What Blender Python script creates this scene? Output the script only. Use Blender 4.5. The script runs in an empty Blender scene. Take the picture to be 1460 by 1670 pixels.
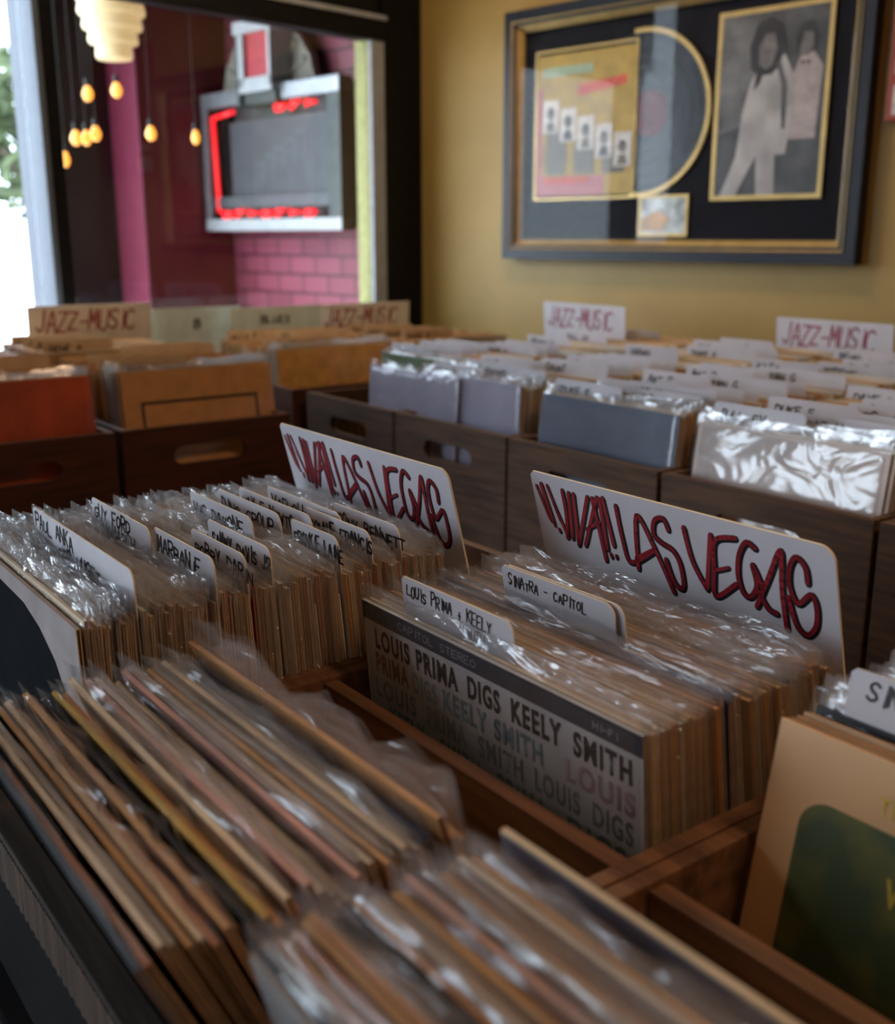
import bpy, bmesh, math, random
from mathutils import Vector, Matrix
random.seed(7)
D = bpy.data; SC = bpy.context.scene; COL = SC.collection
PI = math.pi
def R_(a): return math.radians(a)

# ------------------------------------------------------------------ camera, world, lights, exposure
CAMZ = 1.35; F = 1750.0; PITCH = R_(14.4)
cam_d = D.cameras.new('camera'); cam = D.objects.new('camera', cam_d); COL.objects.link(cam)
cam.location = (0, 0, CAMZ); cam.rotation_euler = (PI/2 - PITCH, 0, 0)
cam_d.sensor_fit = 'VERTICAL'; cam_d.sensor_height = 24; cam_d.sensor_width = 24
cam_d.lens = 24 * F / 1670.0; cam_d.clip_start = 0.02; cam_d.clip_end = 200
cam_d.dof.use_dof = True; cam_d.dof.focus_distance = 0.93; cam_d.dof.aperture_fstop = 3.5
SC.camera = cam
vs = SC.view_settings
vs.view_transform = 'Standard'; vs.look = 'None'; vs.gamma = 1; vs.use_curve_mapping = False
vs.exposure = 0.0
try:
    SC.cycles.transparent_max_bounces = 20; SC.cycles.max_bounces = 7; SC.cycles.use_denoising = True
    SC.cycles.sample_clamp_indirect = 4.0; SC.cycles.caustics_reflective = False; SC.cycles.caustics_refractive = False
except Exception: pass
W = D.worlds.new('sky'); SC.world = W; W.use_nodes = True
WN = W.node_tree; bg = WN.nodes['Background']
bg.inputs[0].default_value = (0.72, 0.86, 1.0, 1); bg.inputs[1].default_value = 9.0

# frames: T = record browsers (u to the right and nearer, v to the far right), R = the room (x along back wall, y out through it)
OT = Vector((-.07, .843, 0)); UD = Vector((math.sin(R_(143.3)), math.cos(R_(143.3)), 0)); VD = Vector((math.sin(R_(53.3)), math.cos(R_(53.3)), 0))
TROT = R_(-53.3); LROT = R_(36.7)
CR = Vector((-.087, 3.8, 0)); RROT = R_(-44.2)
EX = Vector((math.cos(RROT), math.sin(RROT), 0)); EY = Vector((-math.sin(RROT), math.cos(RROT), 0))
ZV = Vector((0, 0, 1))
def T(u, v, z=0): return OT + UD*u + VD*v + ZV*(CAMZ + z)
def RP(x, y, z=0): return CR + EX*x + EY*y + ZV*(CAMZ + z)
def ray(px, py):
    d = Vector(((px-730)/F, 1, -(py-835)/F)); c, s = math.cos(PITCH), math.sin(PITCH)
    return Vector((d.x, c*d.y + s*d.z, -s*d.y + c*d.z))
def ony(px, py, Y=0):
    r = ray(px, py); p = r*((Y + CR.dot(EY))/r.dot(EY)) - CR; return p.dot(EX), p.z
def onx(px, py, X=0):
    r = ray(px, py); p = r*((X + CR.dot(EX))/r.dot(EX)) - CR; return p.dot(EY), p.z

def light(kind, name, loc, energy, color, size=None, size_y=None, direction=None, **kw):
    ld = D.lights.new(name, kind); o = D.objects.new(name, ld); COL.objects.link(o); o.location = loc
    ld.energy = energy; ld.color = color
    if kind == 'AREA':
        ld.size = size
        if size_y: ld.shape = 'RECTANGLE'; ld.size_y = size_y
    elif kind == 'POINT': ld.shadow_soft_size = size
    if direction is not None: o.rotation_euler = Vector(direction).to_track_quat('-Z', 'Z').to_euler()
    for k, v in kw.items(): setattr(ld, k, v)
    return o
sun = light('SUN', 'sun', (0, 0, 10), 5.0, (1, .95, .88), direction=(-EX*.15 + EY*.35 - ZV*1.0), angle=R_(1))
# daylight through the big shop window (left of and behind the camera)
pt = light('AREA', 'shop_window_portal', RP(-.055, -4.5, .1), 1, (1, 1, 1), 2.6, 1.95, EX); pt.data.cycles.is_portal = True
# warm ceiling lamps of the shop
light('AREA', 'ceiling_lamp_light', T(1.0, .45, 1.25), 13.5, (1, .64, .37), .35, .35, -ZV)
light('AREA', 'ceiling_lamp_light', RP(.80, -.85, 1.3), 13, (1, .76, .50), .35, .35, -ZV)
light('AREA', 'ceiling_lamp_light', T(1.4, -1.2, 1.25), 5, (1, .66, .40), .35, .35, -ZV)

# ------------------------------------------------------------------ materials
MATS = {}
def nodes_of(m):
    m.use_nodes = True; nt = m.node_tree; return nt, nt.nodes, nt.links, nt.nodes['Principled BSDF']
def mat(name, col, rough=.6, metal=0, noise=.12, scale=30, emit=None, es=0, spec=.5, stretch=None, bump=0, coat=0, objvar=0):
    if name in MATS: return MATS[name]
    m = D.materials.new(name); nt, N, L, P = nodes_of(m)
    P.inputs['Roughness'].default_value = rough; P.inputs['Metallic'].default_value = metal
    P.inputs['Specular IOR Level'].default_value = spec; P.inputs['Coat Weight'].default_value = coat
    if emit: P.inputs['Emission Color'].default_value = (*emit, 1); P.inputs['Emission Strength'].default_value = es
    if noise or bump:
        tc = N.new('ShaderNodeTexCoord'); mp = N.new('ShaderNodeMapping'); nz = N.new('ShaderNodeTexNoise')
        if stretch: mp.inputs['Scale'].default_value = stretch
        nz.inputs['Scale'].default_value = scale; nz.inputs['Detail'].default_value = 5
        L.new(tc.outputs['Object'], mp.inputs['Vector']); L.new(mp.outputs['Vector'], nz.inputs['Vector'])
        rp = N.new('ShaderNodeValToRGB'); rp.color_ramp.elements[0].position = .3; rp.color_ramp.elements[1].position = .7
        rp.color_ramp.elements[0].color = (*[c*(1-noise*1.6) for c in col], 1); rp.color_ramp.elements[1].color = (*[min(1, c*(1+noise)) for c in col], 1)
        L.new(nz.outputs['Fac'], rp.inputs['Fac']); out = rp.outputs['Color']
        if objvar:
            oi = N.new('ShaderNodeObjectInfo'); hs = N.new('ShaderNodeHueSaturation'); mr = N.new('ShaderNodeMapRange')
            mr.inputs[3].default_value = 1-objvar; mr.inputs[4].default_value = 1+objvar*.7
            L.new(oi.outputs['Random'], mr.inputs[0]); L.new(mr.outputs[0], hs.inputs['Value']); L.new(out, hs.inputs['Color']); out = hs.outputs['Color']
        L.new(out, P.inputs['Base Color'])
        if bump:
            b = N.new('ShaderNodeBump'); b.inputs['Strength'].default_value = bump; b.inputs['Distance'].default_value = .003
            L.new(nz.outputs['Fac'], b.inputs['Height']); L.new(b.outputs['Normal'], P.inputs['Normal'])
    else: P.inputs['Base Color'].default_value = (*col, 1)
    MATS[name] = m; return m
def wood(name, col, rough=.45, st=(3, 40, 40)):
    return mat(name, col, rough, noise=.38, scale=2.2, stretch=st, bump=.15)
def schlick(nt, f0, k=1.0):
    N, L = nt.nodes, nt.links
    lw = N.new('ShaderNodeLayerWeight'); lw.inputs['Blend'].default_value = .5
    pw = N.new('ShaderNodeMath'); pw.operation = 'POWER'; pw.inputs[1].default_value = 5; L.new(lw.outputs['Facing'], pw.inputs[0])
    ma = N.new('ShaderNodeMath'); ma.operation = 'MULTIPLY_ADD'; ma.inputs[1].default_value = (1-f0)*k; ma.inputs[2].default_value = f0; L.new(pw.outputs[0], ma.inputs[0])
    return ma.outputs[0]
def glass_mat(name, tint=(1, 1, 1), rough=.0, base=.04, k=.55):
    m = D.materials.new(name); m.use_nodes = True; nt = m.node_tree; N, L = nt.nodes, nt.links
    N.clear(); o = N.new('ShaderNodeOutputMaterial'); mx = N.new('ShaderNodeMixShader'); tr = N.new('ShaderNodeBsdfTransparent'); gl = N.new('ShaderNodeBsdfGlossy')
    tr.inputs[0].default_value = (*tint, 1); gl.inputs['Roughness'].default_value = rough
    L.new(schlick(nt, base), mx.inputs[0]); L.new(tr.outputs[0], mx.inputs[1]); L.new(gl.outputs[0], mx.inputs[2]); L.new(mx.outputs[0], o.inputs[0])
    MATS[name] = m; return m
def bag_mat(name, milky=.06, rough=.13, crinkle=1.0, xs=.36, sc=42, f0=.05):
    m = D.materials.new(name); m.use_nodes = True; nt = m.node_tree; N, L = nt.nodes, nt.links
    N.clear(); o = N.new('ShaderNodeOutputMaterial')
    tr = N.new('ShaderNodeBsdfTransparent'); tr.inputs[0].default_value = (.985, .985, .99, 1)
    gl = N.new('ShaderNodeBsdfGlossy'); gl.inputs['Roughness'].default_value = rough; gl.inputs[0].default_value = (1, 1, 1, 1)
    df = N.new('ShaderNodeBsdfDiffuse'); df.inputs[0].default_value = (.85, .86, .88, 1)
    tl = N.new('ShaderNodeBsdfTranslucent'); tl.inputs[0].default_value = (.85, .86, .88, 1)
    tc = N.new('ShaderNodeTexCoord'); oi = N.new('ShaderNodeObjectInfo'); ad = N.new('ShaderNodeVectorMath'); ad.operation = 'ADD'
    ml = N.new('ShaderNodeMath'); ml.operation = 'MULTIPLY'; ml.inputs[1].default_value = 37
    L.new(oi.outputs['Random'], ml.inputs[0]); L.new(tc.outputs['Object'], ad.inputs[0]); L.new(ml.outputs[0], ad.inputs[1])
    mp = N.new('ShaderNodeMapping'); mp.inputs['Scale'].default_value = (xs, 1, 1.3); L.new(ad.outputs[0], mp.inputs['Vector'])
    nz = N.new('ShaderNodeTexNoise'); nz.inputs['Scale'].default_value = sc; nz.inputs['Detail'].default_value = 2.5; nz.inputs['Distortion'].default_value = .6; L.new(mp.outputs[0], nz.inputs['Vector'])
    bp = N.new('ShaderNodeBump'); bp.inputs['Strength'].default_value = crinkle; bp.inputs['Distance'].default_value = .010
    L.new(nz.outputs['Fac'], bp.inputs['Height'])
    L.new(bp.outputs['Normal'], gl.inputs['Normal'])
    m1 = N.new('ShaderNodeMixShader'); m1.inputs[0].default_value = .5; L.new(df.outputs[0], m1.inputs[1]); L.new(tl.outputs[0], m1.inputs[2])
    m2 = N.new('ShaderNodeMixShader'); m2.inputs[0].default_value = milky; L.new(tr.outputs[0], m2.inputs[1]); L.new(m1.outputs[0], m2.inputs[2])
    m3 = N.new('ShaderNodeMixShader'); L.new(schlick(nt, f0, .45), m3.inputs[0]); L.new(m2.outputs[0], m3.inputs[1]); L.new(gl.outputs[0], m3.inputs[2])
    L.new(m3.outputs[0], o.inputs[0]); MATS[name] = m; return m

BAG = bag_mat('clear_plastic_bag'); BAGM = bag_mat('cloudy_plastic_bag', .08, .16, .9, 1.0, 13, .09); BAGC = bag_mat('crinkled_plastic_bag', .15, .16, 1.2, .5, 46, .10); BAGT = bag_mat('taut_plastic_bag', .04, .1, .06, .4)
GLASS = glass_mat('window_glass'); PICGLASS = glass_mat('picture_glass', base=.010)
WD = wood('dark_walnut', (.105, .042, .018)); WC = wood('crate_brown', (.092, .043, .020), .8); WR = wood('red_stained_wood', (.085, .022, .007), .6)
WB = wood('rail_wood', (.135, .060, .027), .55); BLK = mat('black_board', (.008, .007, .007), .75, noise=.2, spec=.08); STRIP = mat('grey_brown_strip', (.045, .034, .026), .7, noise=.3, scale=3, stretch=(3, 40, 40), spec=.15)
PLY = mat('plywood_edge', (.08, .043, .022), .7, noise=.45, scale=9, stretch=(12, 1, 1))
CARD = mat('white_card', (.56, .54, .58), .5, noise=.05, scale=14); CARDT = mat('tan_card', (.58, .42, .27), .6, noise=.1)
CARDEDGE = mat('card_edge', (.75, .66, .48), .6, noise=.1)
INK = mat('black_ink', (.012, .012, .016), .5, noise=0); RED = mat('red_ink', (.30, .012, .022), .5, noise=.15, scale=60); MAG = mat('crimson_ink', (.30, .03, .07), .55, noise=.15, scale=60)
COLORS = {  # name -> (face colour, label word)
 'tan': (.56, .34, .16), 'cream': (.68, .55, .38), 'white': (.70, .66, .60), 'brown': (.22, .11, .05), 'black': (.025, .025, .028),
 'navy': (.03, .045, .12), 'red': (.38, .05, .03), 'orange': (.58, .29, .11), 'grey': (.32, .30, .29), 'yellow': (.62, .43, .10), 'pink': (.62, .36, .30), 'green': (.12, .19, .10)}
EDGE = mat('board_edge', (.50, .30, .13), .75, noise=.25, scale=60, objvar=.35)
SLIT = mat('inner_paper', (.30, .21, .13), .85, noise=.3, scale=80, objvar=.6)
for k, c in COLORS.items(): mat('cover_' + k, c, .5, noise=.2, scale=9, objvar=.12)

# ------------------------------------------------------------------ mesh helpers
def box(bm, x0, x1, y0, y1, z0, z1, mi=0):
    vs_ = [bm.verts.new((x, y, z)) for z in (z0, z1) for y in (y0, y1) for x in (x0, x1)]
    for f in ((0, 2, 3, 1), (4, 5, 7, 6), (0, 1, 5, 4), (2, 6, 7, 3), (0, 4, 6, 2), (1, 3, 7, 5)):
        fc = bm.faces.new([vs_[i] for i in f]); fc.material_index = mi
    return vs_
def bevelled(bm, x0, x1, y0, y1, z0, z1, b=.003, mi=0):
    t = bmesh.new(); box(t, x0, x1, y0, y1, z0, z1, mi)
    bmesh.ops.bevel(t, geom=t.edges[:], offset=b, segments=2, affect='EDGES', profile=.7)
    for f in t.faces: f.material_index = mi
    me = D.meshes.new('tmp'); t.to_mesh(me); t.free(); bm.from_mesh(me); D.meshes.remove(me)
def cyl(bm, p0, p1, r0, r1=None, n=12, mi=0):
    r1 = r0 if r1 is None else r1; p0, p1 = Vector(p0), Vector(p1); q = (p1-p0).to_track_quat('Z', 'Y')
    a = [bm.verts.new(p0 + q @ Vector((r0*math.cos(2*PI*i/n), r0*math.sin(2*PI*i/n), 0))) for i in range(n)]
    b = [bm.verts.new(p1 + q @ Vector((r1*math.cos(2*PI*i/n), r1*math.sin(2*PI*i/n), 0))) for i in range(n)]
    for i in range(n): bm.faces.new((a[i], a[(i+1) % n], b[(i+1) % n], b[i])).material_index = mi
    bm.faces.new(a[::-1]).material_index = mi; bm.faces.new(b).material_index = mi
def lathe(bm, prof, n=24, c=(0, 0, 0), mi=0):
    rings = []
    for r, z in prof: rings.append([bm.verts.new((c[0]+r*math.cos(2*PI*i/n), c[1]+r*math.sin(2*PI*i/n), c[2]+z)) for i in range(n)])
    for a, b in zip(rings, rings[1:]):
        for i in range(n): bm.faces.new((a[i], a[(i+1) % n], b[(i+1) % n], b[i])).material_index = mi
def poly(bm, pts, y=0, th=0, mi=0, mside=None):
    """flat outline in the x-z plane facing -y, at y, th thick behind"""
    a = [bm.verts.new((p[0], y, p[1])) for p in pts]
    f = bm.faces.new(a); f.material_index = mi
    if th:
        b = [bm.verts.new((p[0], y+th, p[1])) for p in pts]; bm.faces.new(b[::-1]).material_index = mi; n = len(pts)
        for i in range(n): bm.faces.new((a[i], b[i], b[(i+1) % n], a[(i+1) % n])).material_index = mi if mside is None else mside
def fix(bm): bmesh.ops.recalc_face_normals(bm, faces=bm.faces[:])
def mesh_of(name, bm, mats, smooth=False, recalc=True):
    if recalc: fix(bm)
    me = D.meshes.new(name); bm.to_mesh(me); bm.free()
    for m in (mats if isinstance(mats, (list, tuple)) else [mats]): me.materials.append(m)
    if smooth:
        for p in me.polygons: p.use_smooth = True
    return me
def obj(name, bm, mats, parent=None, smooth=False, loc=None, rot=None, recalc=True):
    me = bm if isinstance(bm, bpy.types.Mesh) else mesh_of(name, bm, mats, smooth, recalc)
    o = D.objects.new(name, me); COL.objects.link(o)
    if parent: o.parent = parent
    if loc is not None: o.location = loc
    if rot is not None: o.rotation_euler = rot
    return o
USED = {}
def tag(o, label, cat, group=None):
    n = len(label.split())
    if not 4 <= n <= 16 or label in USED: print('LABELBAD', n, label)
    USED[label] = o; o['label'] = label; o['category'] = cat
    if group: o['group'] = group
    return o
def thing(name, label, cat, loc=(0, 0, 0), rot=(0, 0, 0), group=None):
    o = D.objects.new(name, None); o.empty_display_size = .05; COL.objects.link(o); o.location = loc; o.rotation_euler = rot
    return tag(o, label, cat, group)
def struct(name, bm, mats, loc=(0, 0, 0), rotz=0, **k):
    o = obj(name, bm, mats, None, loc=loc, rot=(0, 0, rotz), **k); o['kind'] = 'structure'; return o

# strokes: flat ink ribbons in the x-z plane
def smooth_line(pts, n=5):
    if len(pts) < 3: return pts
    out = []; P = [pts[0]] + list(pts) + [pts[-1]]
    for i in range(1, len(P)-2):
        for k in range(n):
            t = k/n; a, b, c, d = P[i-1], P[i], P[i+1], P[i+2]
            out.append(tuple(.5*((2*b[j]) + (-a[j]+c[j])*t + (2*a[j]-5*b[j]+4*c[j]-d[j])*t*t + (-a[j]+3*b[j]-3*c[j]+d[j])*t**3) for j in (0, 1)))
    out.append(pts[-1]); return out
def ribbon(bm, pts, w, y, smooth=True, mi=0, cap=6):
    if smooth: pts = smooth_line(pts)
    for i, p in enumerate(pts):
        if i + 1 < len(pts):
            q = pts[i+1]; dx, dz = q[0]-p[0], q[1]-p[1]; l = math.hypot(dx, dz)
            if l > 1e-7:
                nx, nz = -dz/l*w/2, dx/l*w/2
                bm.faces.new([bm.verts.new((x, y, z)) for x, z in ((p[0]+nx, p[1]+nz), (p[0]-nx, p[1]-nz), (q[0]-nx, q[1]-nz), (q[0]+nx, q[1]+nz))]).material_index = mi
        bm.faces.new([bm.verts.new((p[0]+w/2*math.cos(2*PI*k/cap), y, p[1]+w/2*math.sin(2*PI*k/cap))) for k in range(cap)]).material_index = mi
FONT = {
'A': [[(0, 0), (.5, 1), (1, 0)], [(.2, .4), (.8, .4)]], 'B': [[(0, 0), (0, 1)], [(0, 1), (.8, .9), (.8, .6), (0, .52)], [(0, .52), (1, .4), (.9, .05), (0, 0)]],
'C': [[(1, .85), (.6, 1), (.1, .75), (.05, .3), (.5, 0), (1, .15)]], 'D': [[(0, 0), (0, 1)], [(0, 1), (.9, .8), (.9, .2), (0, 0)]],
'E': [[(1, 1), (0, 1)], [(0, 1), (0, 0)], [(0, 0), (1, 0)], [(0, .5), (.8, .5)]], 'F': [[(1, 1), (0, 1)], [(0, 1), (0, 0)], [(0, .5), (.7, .5)]],
'G': [[(1, .85), (.6, 1), (.1, .75), (.05, .25), (.5, 0), (.95, .2), (.95, .45), (.55, .45)]], 'H': [[(0, 0), (0, 1)], [(1, 0), (1, 1)], [(0, .5), (1, .5)]],
'I': [[(.5, 0), (.5, 1)]], 'J': [[(.8, 1), (.8, .2), (.4, 0), (.05, .2)]], 'K': [[(0, 0), (0, 1)], [(1, 1), (0, .45)], [(.2, .55), (1, 0)]], 'L': [[(0, 1), (0, 0)], [(0, 0), (1, 0)]],
'M': [[(0, 0), (.1, 1)], [(.1, 1), (.5, .3)], [(.5, .3), (.9, 1)], [(.9, 1), (1, 0)]], 'N': [[(0, 0), (0, 1)], [(0, 1), (1, 0)], [(1, 0), (1, 1)]],
'O': [[(.5, 1), (.05, .7), (.1, .2), (.5, 0), (.95, .3), (.9, .8), (.5, 1)]], 'P': [[(0, 0), (0, 1)], [(0, 1), (.9, .95), (.9, .55), (0, .45)]],
'R': [[(0, 0), (0, 1)], [(0, 1), (.9, .95), (.9, .55), (0, .48)], [(.3, .48), (1, 0)]], 'S': [[(.95, .85), (.5, 1), (.1, .8), (.3, .55), (.8, .4), (.9, .15), (.45, 0), (.05, .15)]],
'T': [[(0, 1), (1, 1)], [(.5, 1), (.5, 0)]], 'U': [[(0, 1), (.05, .25), (.5, 0), (.95, .25), (1, 1)]], 'V': [[(0, 1), (.5, 0)], [(.5, 0), (1, 1)]],
'W': [[(0, 1), (.25, 0)], [(.25, 0), (.5, .7)], [(.5, .7), (.75, 0)], [(.75, 0), (1, 1)]], 'Y': [[(0, 1), (.5, .5)], [(1, 1), (.5, .5)], [(.5, .5), (.5, 0)]],
'Z': [[(0, 1), (1, 1)], [(1, 1), (0, 0)], [(0, 0), (1, 0)]], '-': [[(.1, .5), (.9, .5)]], '+': [[(.1, .5), (.9, .5)], [(.5, .1), (.5, .9)]], '!': [[(.5, 1), (.5, .3)], [(.5, .05), (.5, 0)]], '.': [[(.4, 0), (.5, .05)]]}
def write(bm, text, x, z, h, w, pen, y, jit=.08, slant=.1, gap=.35, drop=0, mi=0):
    r = random.Random(hash_str(text)); cx = x
    for ch in text:
        if ch != ' ':
            hh = h*(1 + r.uniform(-jit, jit)*2); dz = r.uniform(-jit, jit)*h
            for st in FONT[ch]:
                ribbon(bm, [(cx + a*w + slant*w*b*1.5 + r.uniform(-jit, jit)*w*.5, z + dz + b*hh - drop*(cx-x)) for a, b in st], pen, y, mi=mi, cap=5)
        cx += w*(1+gap)*(.6 if ch in 'I!.' else 1)
def hash_str(s):
    h = 0
    for c in s: h = (h*31 + ord(c)) % 100003
    return h
def text_mesh(body, size, cond, y, x, z, width=None):
    cu = D.curves.new('t', 'FONT'); cu.body = body; cu.size = size; cu.offset = size*.034; cu.space_character = 1.22; o = D.objects.new('t', cu); COL.objects.link(o)
    bpy.context.view_layer.update(); me = D.meshes.new_from_object(o.evaluated_get(bpy.context.evaluated_depsgraph_get())); D.objects.remove(o); D.curves.remove(cu)
    xs = [v.co.x for v in me.vertices]; ys = [v.co.y for v in me.vertices]
    sx = cond if width is None else width/(max(xs)-min(xs)); sz = size/(max(ys)-min(ys)); x0 = min(xs); y0 = min(ys)
    for v in me.vertices: v.co = ((v.co.x-x0)*sx + x, y, (v.co.y-y0)*sz + z)
    return me
def join_meshes(name, mes, m):
    bm = bmesh.new()
    for me in mes: bm.from_mesh(me); D.meshes.remove(me)
    return mesh_of(name, bm, m, recalc=False)

# ------------------------------------------------------------------ the room
FL = -1.35; CE = 1.45
YW = mat('mustard_plaster', (.40, .265, .075), .55, noise=.06, scale=5, bump=.05)
DW = mat('black_painted_wall', (.006, .0055, .006), .5, noise=.2, spec=.15); CW = mat('ceiling_paint', (.22, .17, .12), .8); FLM = wood('floor_boards', (.07, .045, .03), .4, (6, 1, 1))
DWW = mat('maroon_wall', (.12, .035, .03), .7)
WIN_Y0, WIN_Y1 = -1.33, -.232   # window_1 span along the window wall
def rbox(name, m, x0, x1, y0, y1, z0, z1):
    bm = bmesh.new(); box(bm, x0, x1, y0, y1, z0, z1); return struct(name, bm, m, RP(0, 0, 0), RROT)
rbox('floor', FLM, -.06, 5, -6, .1, FL-.1, FL); rbox('ceiling', CW, -.06, 5, -6, .1, CE, CE+.1)
rbox('wall_back', YW, -.06, 5, 0, .1, FL, CE)
rbox('wall_right', DWW, 5, 5.1, -6, .1, FL, CE); rbox('wall_front', DWW, -.06, 5.1, -6.1, -6, FL, CE)
bm = bmesh.new()   # window wall with window_1 opening and the shop window opening
box(bm, -.06, 0, -.19, 0, FL, CE); box(bm, -.06, 0, -1.405, -.172, FL, -.255); box(bm, -.06, 0, -1.405, -.172, .665, CE)
box(bm, -.06, 0, -1.68, -1.405, FL, -.9); box(bm, -.06, 0, -1.68, -1.405, 1.1, CE); box(bm, -.06, 0, -1.405, -1.336, .665, CE); box(bm, -.06, 0, -3.2, -1.68, FL, CE)  # last box: unseen solid stretch added to narrow the reflection in the picture glass
box(bm, -.06, 0, -5.8, -3.2, FL, -.9); box(bm, -.06, 0, -5.8, -3.2, 1.1, CE); box(bm, -.06, 0, -6, -5.8, FL, CE)
struct('wall_left', bm, DW, RP(0, 0, 0), RROT)
# window_1: frame, header, pane, sill
FG = mat('grey_window_frame', (.30, .31, .34), .4, noise=.08); FWH = mat('pale_blue_frame', (.105, .12, .15), .5, noise=.05, spec=.2); GY = mat('yellow_green_reveal', (.33, .32, .10), .6)
bm = bmesh.new(); bevelled(bm, -.004, .012, -.232, -.176, -.255, .66, .004)
win = struct('window_1', bm, FG, RP(0, 0, 0), RROT)
def winpart(name, m, *b, bev=None):
    bm = bmesh.new(); (bevelled(bm, *b, bev) if bev else box(bm, *b)); o = obj(name, bm, m, win); return o
winpart('window_header', DW, -.04, .018, -1.33, -.176, .598, .664, bev=.004); winpart('header_trim', FG, 0, .024, -1.40, -.172, .658, .672, bev=.002)
winpart('mullion', FWH, -.135, .004, -1.336, -1.318, -.255, .664, bev=.003); winpart('sash_stile', BLK, -.03, .006, -1.318, -1.285, -.21, .6)
winpart('sill', FWH, -.06, .012, -1.33, -.2, -.262, -.235, bev=.004); winpart('reveal', GY, -.066, -.004, -.2325, -.19, -.24, .6)
winpart('pane', GLASS, -.026, -.022, -1.29, -.23, -.24, .6)
def shop_pane(name, y0, y1, bars):
    bm = bmesh.new()
    for y in bars: bevelled(bm, -.05, .01, y, y+.04, -.9, 1.1, .003)
    box(bm, -.05, .01, y0, y1, -.9, -.86); box(bm, -.05, .01, y0, y1, 1.06, 1.1)
    w_ = struct(name, bm, FWH, RP(0, 0, 0), RROT); bm = bmesh.new(); box(bm, -.032, -.028, y0+.02, y1-.02, -.88, 1.08); obj('pane', bm, GLASS, w_)
shop_pane('window_2', -1.68, -1.337, [-1.68]); shop_pane('window_3', -5.8, -3.2, [-5.8, -4.5, -3.24])

# ------------------------------------------------------------------ outside: pavement, vestibule, sign, lamps, trees
PAV = mat('pale_pavement', (.62, .62, .60), .8, noise=.1, scale=2)
rbox('ground', PAV, -30, -.06, -30, 12, FL-.2, FL-.05)
bk = D.materials.new('pink_brick'); nt, N, L, P = nodes_of(bk); MATS['pink_brick'] = bk
tc = N.new('ShaderNodeTexCoord'); mp = N.new('ShaderNodeMapping'); mp.inputs['Rotation'].default_value = (PI/2, 0, 0); br = N.new('ShaderNodeTexBrick')
br.inputs['Color1'].default_value = (.27, .050, .085, 1); br.inputs['Color2'].default_value = (.20, .032, .060, 1); br.inputs['Mortar'].default_value = (.10, .015, .03, 1)
br.inputs['Scale'].default_value = 1; br.inputs['Brick Width'].default_value = .155; br.inputs['Row Height'].default_value = .072; br.inputs['Mortar Size'].default_value = .006
L.new(tc.outputs['Object'], mp.inputs['Vector']); L.new(mp.outputs['Vector'], br.inputs['Vector']); L.new(br.outputs['Color'], P.inputs['Base Color'])
b_ = N.new('ShaderNodeBump'); b_.inputs['Strength'].default_value = .8; b_.inputs['Distance'].default_value = .01; b_.invert = True; L.new(br.outputs['Fac'], b_.inputs['Height']); L.new(b_.outputs['Normal'], P.inputs['Normal']); P.inputs['Roughness'].default_value = .5
BY = .03; XF = ony(385, 450, BY)[0]
rbox('wall_brick', bk, XF-.1, -.06, BY, BY+.15, FL, 1.5)
RW = mat('dark_red_paint', (.16, .012, .020), .5, noise=.15, scale=4); JM = mat('magenta_jamb', (.17, .018, .045), .5, noise=.1)
yj0 = onx(245, 450, XF)[0]
bm = bmesh.new(); box(bm, XF-.22, XF, yj0, BY, FL, 1.5); struct('wall_red', bm, RW, RP(0, 0, 0), RROT)
bm = bmesh.new(); bevelled(bm, XF-.2, XF+.012, yj0-.014, yj0, FL, 1.5, .003); struct('trim_1', bm, JM, RP(0, 0, 0), RROT)
NV = mat('dark_navy_door', (.006, .008, .012), .35, noise=.25, scale=3)
yd = onx(60, 450, XF-.22)[0]
bm = bmesh.new(); box(bm, XF-.26, XF-.2, yd, yj0+.1, FL, 1.5)
for z0, z1 in ((-1.2, -.35), (-.25, .9)): bevelled(bm, XF-.2, XF-.188, yd+.1, yj0-.08, z0, z1, .005)
struct('door_1', bm, NV, RP(0, 0, 0), RROT)
rbox('canopy', DW, XF-.3, -.06, -1.36, BY+.15, 1.0, 1.06)['kind'] = 'structure'

# neon sign on the brick wall
SY = -.10
SIL = mat('brushed_silver', (.30, .31, .33), .35, .5, noise=.1, scale=20); SGR = mat('dark_green_grey_case', (.045, .055, .05), .5, noise=.2); LOU = mat('grey_louvre', (.085, .088, .095), .5, noise=.1, scale=12)
NEO = mat('red_neon', (.8, .02, .02), .4, noise=0, emit=(1, .02, .03), es=1.3); CRM = mat('cream_fan', (.28, .25, .20), .6, noise=.2, scale=14); SRED = mat('red_sign_panel', (.42, .03, .04), .4, noise=.1)
WHT = mat('white_enamel', (.42, .43, .44), .35, noise=.05)
xl, zt = ony(332, 155, SY); xr, _ = ony(553, 130, SY); zb = ony(450, 376, SY)[1]; zt = ony(430, 140, SY)[1]
s = thing('neon_sign', 'chrome framed red neon sign box on pink brick wall outside the window', 'sign', RP(0, 0, 0), (0, 0, RROT))
def sbox(name, m, *b, par=None, bev=.004, neww=None):
    bm = bmesh.new(); bevelled(bm, *b, bev); return obj(name, bm, m, par or s)
bm = bmesh.new(); box(bm, xl+.01, xr-.01, SY+.05, BY, zb+.01, zt-.01)   # case: back and four sides
box(bm, xl, xl+.03, SY+.005, SY+.06, zb, zt); box(bm, xr-.03, xr, SY+.005, SY+.06, zb, zt); obj('case', bm, SGR, s)
sbox('top_rail', SIL, xl-.01, xr+.01, SY-.012, SY+.05, zt-.055, zt); sbox('bottom_rail', WHT, xl-.01, xr+.01, SY-.012, SY+.05, zb, zb+.045)
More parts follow.
